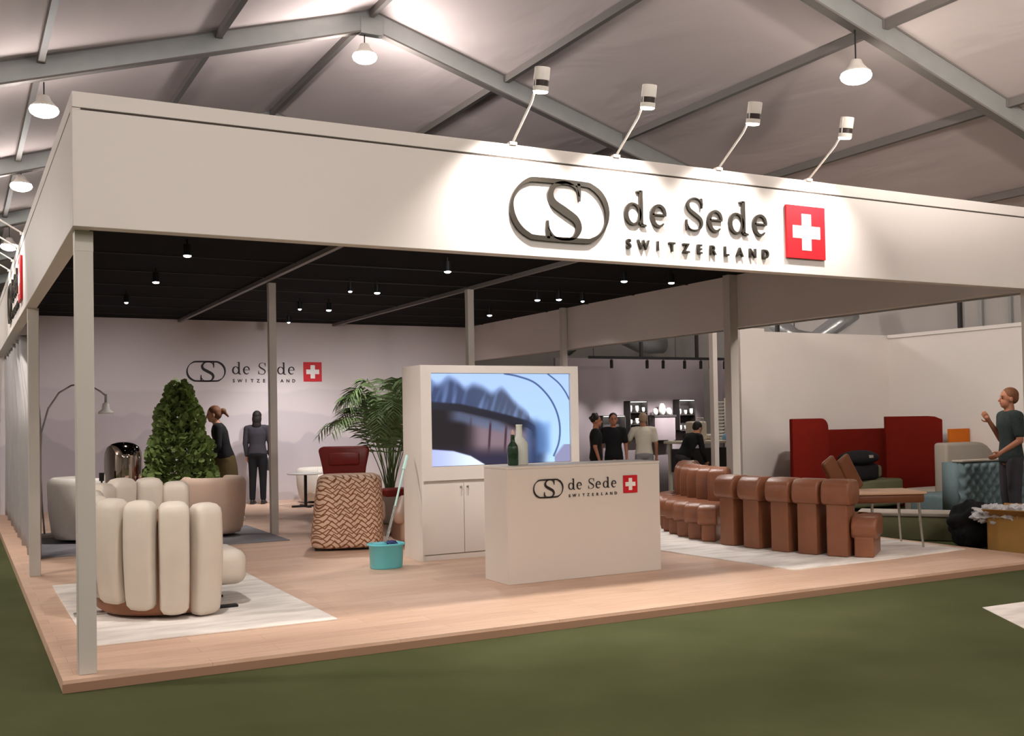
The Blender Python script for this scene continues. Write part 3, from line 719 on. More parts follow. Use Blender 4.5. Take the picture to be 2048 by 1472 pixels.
# chrome bell lamp on a low round table
t=empty('low_table',(1.25,7.05,0.012),0,'low round black table carrying the smoked bell lamp','table')
MB().cyl((0,0,.40),(0,0,.425),.42,n=40).build('table_top',M['creamw'],t,bevel=.004); MB().cyl((0,0,.02),(0,0,.40),.03,n=16).build('leg',M['blackmetal'],t); MB().cyl((0,0,0),(0,0,.02),.24,n=32).build('base',M['blackmetal'],t)
t=empty('bell_lamp',(1.22,7.05,.438),0,'smoked mirror glass bell shaped lamp with a warm glow at its foot','lamp')
MB().lathe([(.12,0),(.15,.01),(.15,.10),(.09,.20),(.01,.21)],n=32).build('base',M['brass'],t,smooth=True)
b=MB(); b.lathe([(.165,.21),(.20,.30),(.218,.36),(.224,.48),(.224,.68),(.216,.76),(.19,.82),(.14,.862),(.07,.882),(.01,.886)],n=48); b.build('glass_bell',M['darkchrome'],t,smooth=True)
MB().ell((-.02,-.19,.33),(.022,.02,.03)).build('bulb',M['bulbwarm'],t,smooth=True)  # glowing bead put in as a lamp's reflection on the glass
t=empty('candle_stand',(.93,6.75,.438),0,'thin black candlestick left of the bell lamp','candlestick')
MB().cyl((0,0,0),(0,0,.42),.012,n=10).build('stem',M['blackmetal'],t); MB().cyl((0,0,.42),(0,0,.52),.03,n=14).build('cup',M['blackmetal'],t); MB().cyl((0,0,0),(0,0,.012),.045,n=14).build('foot',M['blackmetal'],t)
t=empty('vase',(1.58,7.1,.438),0,'small dark cylinder vase right of the bell lamp','vase')
MB().lathe([(.04,0),(.04,.38),(.03,.40),(.03,.02)],n=18).build('body',M['blackmetal'],t,smooth=True)
# arc floor lamp
t=empty('arc_lamp',(.44,9.0,0),0,'thin grey arc floor lamp reaching over the white tub chair','lamp')
pts=[(0,0,.04),(-.03,0,.5),(-.05,0,1.0),(-.03,0,1.45),(.06,0,1.78),(.20,0,2.0),(.36,0,2.10),(.48,0,2.12),(.62,0,2.09),(.74,0,2.02),(.80,0,1.97)]
MB().tube(pts,.013,10).build('arc',M['chrome'],t,smooth=True)
MB().cyl((0,0,0),(0,0,.04),.19,n=32).build('base',M['potwhite'],t,bevel=.005)
MB().cyl((.815,0,1.84),(.815,0,1.98),.018,n=12).build('stem',M['chrome'],t); MB().lathe([(.02,1.86),(.045,1.84),(.055,1.76),(.10,1.73),(.105,1.70),(.0,1.70)],c=(.815,0,0),n=24).build('lamp_shade',M['potwhite'],t,smooth=True)

# ------------------------------------------------------------------ curtain left
def curtain():
    b=MB(); ny,nz=240,16; vs=[];fs=[]
    for j in range(nz+1):
        z=.01+(HB-.03)*j/nz; s=j/nz
        ynear=6.25+1.9*sst(.55,1.0,s)
        for i in range(ny+1):
            u=i/ny; y=ynear+(13.2-ynear)*u
            x=.17+.045*math.sin(u*118)+.02*math.sin(u*43+s*2)
            vs.append((x,y,z))
    n=len(vs)
    for j in range(nz):
        for i in range(ny):
            a=j*(ny+1)+i; fs.append((a,a+1,a+ny+2,a+ny+1))
    b.add(vs,fs); o=b.build('curtain',M['curtain'],smooth=True,fixn=False); s=o.modifiers.new('s','SOLIDIFY'); s.thickness=.004
    tag(o,'long pleated pale grey curtain along the left side of the stand','curtain')
curtain()

# ------------------------------------------------------------------ plants
def bush():
    rnd=random.Random(3)
    t=empty('potted_bush',(2.27,9.0,0),0,'dense dark green conical bush in a dark pot, in front of the back wall','plant')
    MB().lathe([(.17,0),(.22,.02),(.25,.48),(.26,.52),(.23,.52),(.22,.47),(.0,.47)],n=32).build('pot',M['potblack'],t,smooth=True)
    MB().cyl((0,0,.45),(0,0,1.9),.03,.012,n=10).build('trunk',M['bark'],t)
    b=MB()
    for i in range(4300):
        s=rnd.random()**1.15; z=.62+1.50*s
        prof=.52*(1-s)**.62*(.90+.12*math.sin(s*19+1)) +.04
        if s<.12: prof*=.75+2*s
        a=rnd.random()*2*PI; rr=prof*(.55+.5*math.sqrt(rnd.random())) ; lob=1+.18*noise.noise(Vector((math.cos(a)*2,math.sin(a)*2,z*3)))
        p=Vector((math.cos(a)*rr*lob,math.sin(a)*rr*lob,z))
        d=Vector((math.cos(a),math.sin(a),rnd.uniform(-.3,.8))).normalized(); d=(d+Vector([rnd.uniform(-.6,.6) for _ in range(3)])).normalized()
        L=rnd.uniform(.06,.115); wd=L*.5; sd=d.orthogonal().normalized(); sd=Matrix.Rotation(rnd.random()*6.28,3,d)@sd; up_=d.cross(sd)
        b.add([p,p+d*L*.35+sd*wd+up_*.006,p+d*L,p+d*L*.35-sd*wd+up_*.006,p+d*L*.8+sd*wd*.7,p+d*L*.8-sd*wd*.7],[(0,1,4,2),(0,2,5,3)])
    b.build('foliage',M['leaf'],t,fixn=False)
bush()
def palm():
    rnd=random.Random(11)
    t=empty('potted_palm',(5.10,7.8,0),0,'large potted palm with arching fronds behind the screen cabinet','plant')
    MB().lathe([(.16,0),(.20,.02),(.24,.42),(.25,.45),(.21,.45),(.2,.4),(.0,.4)],n=32).build('pot',M['potwhite'],t,smooth=True)
    for i in range(30):
        a=2*PI*i/30*11.47+rnd.uniform(-.2,.2); el=rnd.uniform(.15,1.0); L=rnd.uniform(1.0,1.5)
        rise=1.1; reach=.35+.80*el
        p0=Vector((rnd.uniform(-.06,.06),rnd.uniform(-.06,.06),.4)); dr=Vector((math.cos(a),math.sin(a),0))
        pts=[]
        for k in range(15):
            s=k/14; pts.append(p0+dr*(reach*s**1.25)+Vector((0,0,(1.30+.62*(1-el))*math.sin(min(1,s*.95)*PI*.62)-.35*el*s**3)))
        b=MB(); b.tube(pts,[.009*(1-.7*k/14) for k in range(15)],5)
        for k in range(4,15):
            for sub in (0,.5):
                if k==14 and sub: continue
                p=pts[k].lerp(pts[min(14,k+1)],sub); tg=(pts[min(14,k+1)]-pts[k-1]).normalized(); side=tg.cross(Vector((0,0,1))).normalized()
                ll=.30*math.sin((k+sub-3)/12*PI)**.6+.05 if (k+sub-3)/12<1 else .08
                for sg in (-1,1):
                    d=(side*sg*.85+tg*.55+Vector((0,0,-.25+rnd.uniform(-.15,.1)))).normalized(); w=tg*.017
                    mid=p+d*ll*.5; tip=p+d*ll+Vector((0,0,-.06*ll/.3))
                    b.add([p-w*.5,mid-w,tip,mid+w,p+w*.5],[(0,1,2,3,4)])
        b.build('frond',M['leafp'],t,fixn=False)
palm()

# ------------------------------------------------------------------ middle seating group
t=empty('patterned_armchair',(3.52,5.30,0),R(-17),'rounded armchair covered in brown and cream woven wave pattern, seen from behind','armchair')
# back shell, leaning slightly, wide soft form
rings=[]; n=40
for s in (0,.012,.04,.1,.25,.45,.65,.82,.92,.97,1.0):
    z=.03+.86*s; e=min(s,1-s)*.86; rr=.07; sh=math.sqrt(max(0,1-((rr-e)/rr)**2)) if e<rr else 1
    ins=(1-sh)*rr; hw=.435-.055*s-ins+.01*math.sin(s*PI); hd=.36-.05*s-ins; cx=.02+.05*s; cy=.06*s
    rings.append([(cx+hw*math.copysign(abs(math.cos(2*PI*i/n))**.42,math.cos(2*PI*i/n)),cy+hd*math.copysign(abs(math.sin(2*PI*i/n))**.5,math.sin(2*PI*i/n)),z) for i in range(n)])
MB().ring_loft(rings).build('back',M['weave'],t,smooth=True)
MB().box(-.30,.38,.25,.80,.20,.46).build('seat',M['weave'],t,bevel=.07,seg=4,smooth=True)
MB().box(.36,.50,.02,.72,.30,.56).build('armrest',M['pink'],t,bevel=.06,seg=4,smooth=True)
MB().box(-.36,.36,-.2,.6,.0,.035).build('plinth',M['blackmetal'],t)
t=empty('red_armchair',(4.02,6.75,0),R(160),'dark red leather high back armchair behind the patterned one','armchair')
prof=[(-.30,.74),(.30,.74),(.335,1.0),(.38,1.17),(-.38,1.17),(-.335,1.0)]
b=MB(); b.prism([(-.24,.42),(.24,.42),(.30,.9),(.355,1.15),(.30,1.19),(-.30,1.19),(-.355,1.15),(-.30,.9)],'y',-.30,-.20); o=b.build('back',M['redleather'],t,bevel=.035,seg=4,smooth=True)
MB().box(-.21,.21,-.20,-.155,.93,1.10).build('headrest',M['redleather'],t,bevel=.02,seg=3,smooth=True)
MB().box(-.28,.28,-.26,.30,.34,.47).build('seat',M['redleather'],t,bevel=.04,seg=4,smooth=True)
for sx in (-.34,.34): MB().box(sx-.035,sx+.035,-.2,.25,.48,.60).build('armrest',M['redleather'],t,bevel=.03,seg=3,smooth=True)
MB().cyl((0,0,.02),(0,0,.36),.03,n=14).build('column',M['chrome'],t); MB().cyl((0,0,0),(0,0,.02),.26,n=32).build('base',M['chrome'],t)
t=empty('footstool',(4.62,6.3,0),0,'low dark red leather footstool partly behind the cabinet','footstool')
MB().box(-.26,.26,-.2,.2,.52,.62).build('cushion',M['redleather'],t,bevel=.04,seg=4,smooth=True); MB().cyl((0,0,.02),(0,0,.54),.02,n=12).build('column',M['chrome'],t); MB().cyl((0,0,0),(0,0,.02),.16,n=24).build('base',M['blackmetal'],t)
t=empty('side_chair',(4.42,5.15,0),0,'beige leather lounge chair half hidden between mop and cabinet','armchair')
MB().box(-.28,.30,-.2,.25,.05,.40).build('seat',M['pink'],t,bevel=.06,seg=4,smooth=True)
b=MB(); b.caps_((-.30,-.15,.36),(-.14,.1,.52),.085); b.build('armrest',M['pink'],t,smooth=True)
t=empty('side_table',(4.92,11.5,0),0,'small round white topped side table on a black cross foot','table')
MB().lathe([(.01,.585),(.30,.585),(.33,.595),(.33,.605),(.01,.61)],n=40).build('table_top',M['potwhite'],t,smooth=True)
MB().cyl((0,0,.03),(0,0,.59),.028,n=16).build('column',M['blackmetal'],t)
b=MB(); b.box(-.25,.25,-.035,.035,0,.035); b.box(-.035,.035,-.25,.25,0,.035); b.build('cross_foot',M['blackmetal'],t,bevel=.004)
tub('tub_chair',(5.45,12.4,0),.42,.66,M['creamw'],'white tub chair by the back wall behind the small side table',R(-60))

# ------------------------------------------------------------------ bucket and mop
t=empty('mop_bucket',(3.325,3.42,0),0,'turquoise plastic mop bucket standing on the wood floor','bucket')
def stad(hw,hd,z,n=36):
    return [(hw*math.copysign(abs(math.cos(2*PI*i/n))**.7,math.cos(2*PI*i/n)),hd*math.copysign(abs(math.sin(2*PI*i/n))**.7,math.sin(2*PI*i/n)),z) for i in range(n)]
MB().ring_loft([stad(.155,.115,0),stad(.165,.125,.01),stad(.175,.135,.235),stad(.195,.15,.24),stad(.195,.15,.258),stad(.172,.128,.258),stad(.165,.12,.02)]).build('body',M['aqua'],t,smooth=True)
MB().cyl((-.07,0,.20),(-.07,0,.262),.075,n=20).build('wringer',M['aqua'],t)
b=MB(); 
for i in range(12): b.tube([(.03+.03*math.cos(i),.03*math.sin(i),.262),(.05+.05*math.cos(i),.05*math.sin(i),.27),(.06+.07*math.cos(i*1.7),.06*math.sin(i*1.7),.235)],.012,6)
t2=empty('mop',(3.325,3.42,0),0,'pale green handled mop leaning from the turquoise bucket against the cabinet','mop')
b.build('mop_head',M['mopfab'],t2,smooth=True)
MB().cyl((.0,.0,.262),(.17,.16,.62),.016,.014,n=12).build('lower_handle',M['chrome'],t2)
MB().cyl((.17,.16,.62),(.34,.32,1.0),.011,n=12).build('handle',M['aqualite'],t2); MB().cyl((.34,.32,1.0),(.41,.385,1.15),.02,.017,n=12).build('grip',M['aqualite'],t2)

# ------------------------------------------------------------------ modular sofa
t=empty('modular_sofa',(7.8,2.8,.012),0,'long curved brown leather modular sofa of padded upright elements','sofa')
def rp(pts): return pts
headp=lambda x0,x1,z0,z1:[(x0+.05,z0),(x1-.05,z0),(x1-.01,z0+.04),(x1,z0+.12),(x1-.015,z1-.06),(x1-.07,z1-.01),(x1-.12,z1),(x0+.12,z1),(x0+.07,z1-.01),(x0+.015,z1-.06),(x0,z0+.12),(x0+.01,z0+.04)]
def element(x,y,ang,w,back_first=True,bh=.80,pl_='o'):
    """local +x runs from the outer (arc) face inward"""
    M4=Matrix.Translation((x-7.8,y-2.8,0))@Matrix.Rotation(R(ang),4,'Z')
    e=bpy.data.objects.new('element',None)
    def part(nm,b,bev):
        b2=MB(); b2.v=[M4@v for v in b.v]; b2.f=b.f; return b2.build(nm,M['brown'],t,bevel=bev,seg=4,smooth=True)
    h=w/2
    if back_first:
        b=MB(); b.box(.03,.30,-h*.74,h*.74,0,bh-.2); part('backrest_column',b,.02)
        b=MB(); b.prism(headp(-.03,.36,bh-.27,bh),'y',-h,h); part('backrest_head',b,.03)
        b=MB(); b.box(.28,.68,-h*.74,h*.74,0,.22); part('seat_base',b,.02)
        b=MB(); b.prism(headp(.26,.76,.19,.43),'y',-h,h); part('seat_pad',b,.03)
    else:
        b=MB(); b.box(.05,.32,-h*.72,h*.72,0,.25); part('seat_base',b,.02)
        b=MB(); b.prism(headp(-.03,.66,.20,.45),'y',-h,h); part('seat_pad',b,.035)
        k=1.0
        b=MB(); b.box(.58,.80,-h*.74*k,h*.74*k,0,bh-.2); part('backrest_column',b,.02)
        b=MB(); b.prism([(.56,.40),(.80,.40),(.88,.52),(.91,bh-.20),(.88,bh-.07),(.80,bh-.005),(.70,bh),(.60,bh-.05),(.55,bh-.18)],'y',-h*k,h*k); part('backrest_head',b,.035)
for x,y,a in ((7.265,2.745,4),(7.30,2.36,8),(7.355,1.95,13),(7.445,1.615,20),(7.56,1.29,26)):
    element(x,y,a,.305,True,.815)
# low end element
M4=Matrix.Translation((7.765-7.8,1.10-2.8,0))@Matrix.Rotation(R(36),4,'Z')
b=MB(); b.box(.0,.6,-.10,.10,0,.22,M4); b.build('seat_base',M['brown'],t,bevel=.02,seg=4,smooth=True)
b=MB(); b.prism(headp(-.02,.62,.19,.43),'y',-.13,.13,M4); b.build('seat_pad',M['brown'],t,bevel=.03,seg=4,smooth=True)
for x,y,a in ((7.30,3.10,38),(7.33,3.40,36),(7.385,3.70,34),(7.47,3.99,32),(7.59,4.28,30),(7.74,4.55,28),(7.91,4.80,26),(8.10,5.03,24)):
    element(x,y,a,.245,False,.87)

# ------------------------------------------------------------------ leather chair behind the sofa end
t=empty('leather_chair',(8.64,1.78,.012),R(-24),'pale tan and cognac leather chair on thin metal legs at the rug edge','chair')
MB().box(-.42,.48,-.30,.30,.50,.60).build('seat',M['brown2'],t,bevel=.03,seg=4,smooth=True)
MB().box(-.40,.50,-.31,.31,.595,.625).build('seat_pad',M['seatwood'],t,bevel=.012,seg=3,smooth=True)
for xx,yy in ((-.38,-.12),(-.04,.30)):
    b=MB(); b.box(-.035,.025,-.11,.11,.0,.44); b.build('backrest',M['brown2'],t,bevel=.03,seg=4,smooth=True,loc=(xx,yy,.615),rot=(R(26),R(-10),R(-62)))
for xx,yy in ((.42,-.26),(.42,.26),(-.12,-.26),(-.12,.26)):
    MB().cyl((xx,yy,.50),(xx*1.08,yy*1.08,0),.017,.012,n=12).build('leg',M['chrome'],t)
# ------------------------------------------------------------------ neighbour stand furniture
t=empty('bench',(10.1,2.5,GZ),R(-52),'low olive green bench with a pale top edge beyond the rug','bench')
MB().box(-.62,.66,-.25,.25,0,.30).build('body',M['olive'],t,bevel=.02); MB().box(-.64,.68,-.27,.27,.30,.345).build('top',M['greyfab'],t,bevel=.01)
def rpanel(x0,x1,z0,z1,r,left=True,right=True):
    P=[(x0,z0),(x1,z0)]
    if right:
        for i in range(7): a=PI/2*i/6; P.append((x1-r+r*math.cos(a),z1-r+r*math.sin(a)))
    else: P.append((x1,z1))
    if left:
        for i in range(7): a=PI/2+PI/2*i/6; P.append((x0+r+r*math.cos(a),z1-r+r*math.sin(a)))
    else: P.append((x0,z1))
    return P
t=empty('alcove_sofa',(12.1,5.3,GZ),0,'dark red high backed felt alcove sofa on the neighbouring stand','sofa')
MB().prism(rpanel(-1.66,-.93,.02,1.53,.14,False,True),'y',-.34,-.26).build('side_panel',M['redfelt'],t,bevel=.015,smooth=False)
MB().prism(rpanel(-.72,1.75,.02,1.33,.1),'y',.62,.70).build('back_panel',M['redfelt'],t,bevel=.015)
b=MB()
N=12; vs=[];
for i in range(N+1):
    s=i/N; x=1.08+.58*s; y=.36-.66*s**2.0*1.0 if s<1 else -.30; h=1.53 if s<.9 else 1.53-.06*((s-.9)/.1)
    vs.append((x,y,h))
rings=[[(x,y,.02),(x,y,h),(x+.02,y+.07,h),(x+.02,y+.07,.02)] for x,y,h in vs]
b.ring_loft(rings); b.build('side_panel',M['redfelt'],t,bevel=.01,smooth=True)
MB().prism([(-1.45,-.27),(-1.38,-.27),(-.66,.64),(-.74,.66)],'z',.02,1.33).build('side_panel',M['redfelt'],t,bevel=.015)
MB().box(-.6,1.2,.12,.6,.05,.50).build('seat',M['olive'],t,bevel=.05,seg=4,smooth=True)
MB().box(-.1,1.05,.42,.6,.50,.72).build('cushion',M['olive'],t,bevel=.06,seg=4,smooth=True)
t=empty('laptop_bag',(12.3,5.45,.43),R(10),'black soft bag lying on the olive seat of the red sofa','bag')
b=MB(); b.ell((0,0,.36),(.52,.18,.13),24,12); b.build('body',M['cblack'],t,smooth=True); MB().box(-.45,.45,-.1,.1,0,.26).build('lower_pocket',M['cblack'],t,bevel=.06,seg=4,smooth=True)
MB().box(.02,.14,-.185,-.17,.36,.41).build('buckle',M['chrome'],t,bevel=.004)
t=empty('partition',(14.06,4.95,GZ),0,'orange felt partition panel standing right of the red sofa','partition')
MB().box(-.22,.26,-.03,.03,.03,1.31).build('panel',M['orange'],t,bevel=.01); MB().box(-.2,.2,-.15,.15,0,.03).build('foot',M['blackmetal'],t)
t=empty('round_back_sofa',(13.0,3.95,GZ),0,'warm grey round cornered sofa back in front of the white wall','sofa')
MB().prism(rpanel(-.6,.55,.05,1.13,.42,False,True),'y',-.12,.12).build('back',M['greyfab'],t,bevel=.05,seg=4,smooth=True)
MB().box(-.6,.5,.1,.7,.05,.42).build('seat',M['greyfab'],t,bevel=.05,seg=4,smooth=True)
t=empty('tufted_sofa',(12.28,2.95,GZ),R(0),'blue grey button tufted sofa seen from behind at far right','sofa')
# tufted back panel
def tufted(w,h,thick):
    b=MB(); nx,nz=70,36; g=[]
    for j in range(nz+1):
        for i in range(nx+1):
            u=-w/2+w*i/nx; z=.12+(h-.12)*j/nz
            p=.17; a=(u/p+z/p); c=(u/p-z/p); d=abs(math.sin(a*PI/1.0*1.0))*abs(math.sin(c*PI))
            ex=min(i,nx-i)/nx*w; ez_=min(nz-j,j)/nz*h; rr=.08
            rd=0
            if ex<rr: rd+=rr-math.sqrt(max(0,rr*rr-(rr-ex)**2))
            if ez_<rr: rd+=rr-math.sqrt(max(0,rr*rr-(rr-ez_)**2))
            g.append((u,-thick/2-.045*d**.5+min(rd,.09),z))
    fs=[]
    for j in range(nz):
        for i in range(nx):
            a=j*(nx+1)+i; fs.append((a,a+1,a+nx+2,a+nx+1))
    b.add(g,fs); n0=len(g); b.box(-w/2+.01,w/2-.01,-thick/2+.09,thick/2,.12,h-.01); return b
tufted(1.72,.91,.34).build('back',M['blueish'],t,smooth=True,fixn=True)
MB().box(-.84,.84,.1,.75,.12,.44).build('seat',M['blueish'],t,bevel=.05,seg=4,smooth=True)
MB().box(-.86,.86,-.18,.0,.905,.935).build('piping',M['greyfab'],t,bevel=.01)
for xx in (-.75,.75):
    for yy in (-.05,.65): MB().cyl((xx,yy,0),(xx,yy,.13),.02,n=10).build('leg',M['blackmetal'],t)
# boxes and bags beside the platform
t=empty('cardboard_box',(9.95,.88,GZ),R(-74),'open cardboard box on the carpet at the right edge of the stand','box')
w,d,h=.27,.20,.43
for nm,a in (('panel',(-w,w,-d,-d+.008)),('panel',(-w,w,d-.008,d)),('panel',(-w,-w+.008,-d,d)),('panel',(w-.008,w,-d,d))): MB().box(a[0],a[1],a[2],a[3],0,h).build(nm,M['card'],t)
MB().box(-w,w,-d,d,0,.008).build('bottom',M['card'],t)
for s in (-1,1): MB().box(-w,w,0,.16,0,.006).build('flap',M['card'],t,loc=(0,s*d,h),rot=(R(35) if s>0 else R(180-28),0,0))
def blob(c,r,amp,fr,seed,n=36,m=24):
    b=MB(); b.ell((0,0,0),(1,1,1),n,m); out=[]
    for v in b.v:
        k=1+amp*noise.noise(v*fr+Vector((seed,0,0)))+amp*.5*abs(noise.noise(v*fr*2.3+Vector((0,seed,0))))
        out.append(Vector((v.x*r[0]*k+c[0],v.y*r[1]*k+c[1],v.z*r[2]*k+c[2])))
    b.v=out; return b
t=empty('black_bag',(10.0,1.50,GZ),0,'large slumped black bag beside the cardboard box','bag')
blob((0,0,.26),(.30,.26,.27),.28,2.2,4).build('body',M['cblack'],t,smooth=True)
b=MB(); b.tube([(-.1,-.2,.42),(-.06,-.24,.52),(.04,-.24,.52),(.08,-.2,.42)],.012,8); b.build('handle',M['cblack'],t,smooth=True)
o=blob((9.86,1.13,.345),(.24,.16,.10),.55,3.2,9,60,40).build('plastic_bag',M['plastic']); tag(o,'crumpled white plastic bag between the black bag and the cardboard box','bag')
o=blob((9.95,.86,.37),(.2,.15,.09),.55,3.6,2,60,40).build('plastic_sheet',M['plastic']); tag(o,'crumpled clear plastic wrap stuffed in the top of the cardboard box','packaging')

# neighbour walls
def npanel(nm,b,l): return struct(b.build(nm,M['white']),l,'wall')
npanel('wall_neighbour_back',MB().box(11.3,14.35,6.62,6.70,GZ,2.92),'white partition wall behind the red sofa')
npanel('wall_neighbour_right',MB().box(14.35,14.43,3.4,6.70,GZ,2.92),'white partition wall at far right, facing left')
npanel('wall_neighbour_end',MB().box(10.78,11.3,6.50,6.78,GZ,2.96),'white end pier of the neighbouring partition')
tag(MB().box(14.30,14.35,3.4,6.6,2.86,2.92).build('cap_rail',M['white']),'white cap rail on top of the far right partition','rail')
tag(MB().box(10.49,10.58,6.85,6.95,GZ,2.94).build('shop_post',M['white']),'narrow white post just left of the partition pier','post')

# ------------------------------------------------------------------ shop beyond
struct(MB().box(9.9,13.6,11.0,11.08,GZ,2.72).build('wall_shop_back',M['shopwall']),'mauve grey back wall of the shop stand','wall')
struct(MB().box(13.6,14.6,10.4,10.5,GZ,2.72).build('wall_shop_side',M['shopwall']),'mauve grey side wall of the shop stand','wall')
t=empty('light_track',(12.0,9.6,2.62),0,'long black lighting track with spotlights over the shop','light track')
MB().box(-2.2,2.0,-.03,.03,0,.05).build('rail',M['blackmetal'],t)
for i,x in enumerate((-1.70,-.88,-.50,.02,.42,.66,1.02)):
    h=MB(); h.cyl((x,0,-.02),(x+.02,.03,-.17),.032,n=12); h.cyl((x,0,0),(x,0,-.03),.01,n=8); s=h.build('track_head',M['blackmetal'],t)
    spot('shop_light',(12.0+x+.02,9.65,2.42),(12.0+x*.98,10.95,1.3),170,40,1,(1,.94,.92),.03)
for x in (-2.1,-.2,1.5): MB().cyl((x,0,.05),(x,0,1.6),.006,n=6).build('hanger',M['blackmetal'],t)
def shelf(x,z0,z1,w,label,rows,kind):
    t=empty('wall_shelf',(x,10.88,z0),0,label,'shelf','dark wall shelves in the shop')
    d=.11; h=z1-z0
    b=MB(); b.box(-w/2,-w/2+.015,-d,d,0,h); b.box(w/2-.015,w/2,-d,d,0,h); b.box(-w/2,w/2,-d,d,h-.015,h); b.box(-w/2,w/2,-d,d,0,.015); b.box(-w/2,w/2,d-.01,d,0,h); b.build('frame',M['shopdark'],t)
    for r in range(rows):
        z=h*r/rows
        if r: MB().box(-w/2+.015,w/2-.015,-d,d-.01,z,z+.012).build('board',M['shopdark'],t)
    MB().box(-w/2+.02,w/2-.02,-d+.01,d-.015,h-.022,h-.016).build('led_strip',M['striplit'],t)
    pt('shelf_light',(x,10.70,z1-.04),.9,(1,.94,.88),.03)
    for r in range(rows):
        z=z0+h*r/rows+.016
        nn=max(2,int(w/.12))
        for i in range(nn):
            xx=x-w/2+.06+(w-.12)*i/max(1,nn-1)
            hh=random.uniform(.09,.14) if h/rows>.18 else .06
            rr=random.uniform(.03,.042)
            prof=[(rr*.6,0),(rr,hh*.3),(rr*1.05,hh*.7),(rr*.9,hh),(rr*.75,hh),(rr*.7,.01)] if kind=='cup' else [(rr,0),(rr*1.1,hh*.5),(rr*.5,hh*.75),(rr*.5,hh)]
            o=MB().lathe(prof,c=(0,0,0),n=12).build('cup' if kind=='cup' else 'jar',M['china'],smooth=True,loc=(xx,10.84,z))
            tag(o,('white cup' if kind=='cup' else 'pale jar')+' on '+label.split(' on ')[0].replace('dark','the dark'),'crockery','crockery on the '+label.split(' on ')[0])
def X11(px): return None
shelf(11.12,1.15,1.55,.55,'low dark shelf unit at the left on the shop wall',1,'jar')
shelf(11.73,1.10,1.84,.44,'tall dark shelf unit in the middle on the shop wall',3,'cup')
shelf(12.97,1.20,1.86,.42,'tall dark shelf unit at the right on the shop wall',2,'cup')
t=empty('display_ledge',(12.37,10.85,GZ),0,'dark display ledge between the two tall shop shelves','shelf')
MB().box(-.28,.28,-.12,.12,1.58,1.62).build('board',M['shopdark'],t); MB().box(-.26,.26,-.1,.1,1.1,1.58).build('body',M['shopwall'],t)
for i,(dx,r_,hh) in enumerate(((-.17,.06,.14),(0,.08,.24),(.17,.07,.15))):
    o=MB().lathe([(r_*.6,0),(r_,hh*.4),(r_*.8,hh*.8),(r_*.4,hh)],n=16).build('pot',M['china'],smooth=True,loc=(12.37+dx,10.85,1.622+GZ)); tag(o,['left white pot on the dark display ledge','tall middle white pot on the dark display ledge','right white pot on the dark display ledge'][i],'pot','pots on the display ledge')
t=empty('display_board',(13.78,10.3,GZ),0,'tall pale board leaning against the shop side wall','board')
MB().box(-.20,.20,-.02,.02,0,1.95).build('panel',M['canvas'],t)
for i in range(12):
    o=MB().lathe([(.03,0),(.075,.02),(.08,.045),(.06,.045),(.03,.012)],n=16).build('bowl',M['china'],smooth=True,loc=(12.30,8.9,1.055+i*.062)); tag(o,'white bowl in the tall stack beside the white post','bowl','stacked white bowls')
t=empty('shop_table',(12.0,8.75,GZ),0,'pale wooden display table in the shop','table')
MB().box(-.9,1.15,-.35,.35,1.08,1.13).build('table_top',M['canvas'],t,bevel=.006)
for xx in (-.8,1.05):
    for yy in (-.28,.28): MB().box(xx-.03,xx+.03,yy-.03,yy+.03,0,1.08).build('leg',M['canvas'],t)
MB().box(-.8,1.05,-.25,.25,.55,.98).build('lower_box',M['shopdark'],t)
t=empty('canvas_bag',(11.60,8.75,1.054),R(8),'cream canvas tote bag on the shop table','bag')
MB().box(-.21,.21,-.09,.09,0,.36).build('body',M['canvas'],t,bevel=.04,seg=3,smooth=True)
b=MB(); b.tube([(-.1,-.09,.34),(-.09,-.1,.42),(.09,-.1,.42),(.1,-.09,.34)],.01,6); b.build('handle',M['canvas'],t)
o=MB().lathe([(.05,0),(.055,.05),(.03,.1),(.02,.12)],n=16).build('spray_bottle',M['blueplastic'],smooth=True,loc=(12.12,8.56,1.054)); tag(o,'small blue plastic bottle on the shop table','bottle')
blob((12.02,8.88,1.112),(.14,.09,.05),.4,3,5).build('tissue_pile',M['cwhite'],smooth=True); tag(bpy.data.objects['tissue_pile'],'heap of white wrapping paper on the shop table','paper')
# silver ducts and hall clutter above the shop
def duct(pts,r,label):
    t=empty('air_duct',pts[0],0,label,'duct'); p0=Vector(pts[0])
    MB().tube([Vector(p)-p0 for p in pts],r,18).build('pipe',M['duct'],t,smooth=True)
    for p in (pts[1],pts[-2]):
        q=Vector(p)-p0; MB().cyl(q,(q.x,q.y,roofz(p[0])+.1-p0.z),.01,n=6).build('strap',M['shopdark'],t)
duct([(11.6,13.5,3.1),(11.9,13.2,3.4),(12.6,13.0,3.5),(13.4,13.0,3.2),(14.0,13.0,3.2)],.22,'silver foil air duct above the shop, left one')
duct([(10.9,12.5,2.95),(11.1,12.4,3.3),(11.5,12.4,3.5),(12.0,12.4,3.9)],.16,'thin silver air duct rising behind the shop wall')
duct([(12.9,8.0,3.25),(13.2,7.8,2.95),(13.6,7.7,2.9),(13.9,7.4,3.2),(14.2,7.3,3.4)],.16,'bent silver air duct above the white partition')
for i,(x,y) in enumerate(((12.4,11.6),(13.9,11.6),(12.6,7.6),(14.5,5.2))):
    o=MB().box(x-.03,x+.03,y-.03,y+.03,GZ,3.9).build('tent_pole',M['shopdark']); tag(o,['thin dark tent pole behind the shop wall, left','thin dark tent pole behind the shop wall, right','thin dark pole rising behind the white partition','thin dark pole above the far right partition'][i],'pole')
t=empty('wall_frame',(14.62,4.6,3.1),0,'leaning metal frame seen above the far right partition','frame')
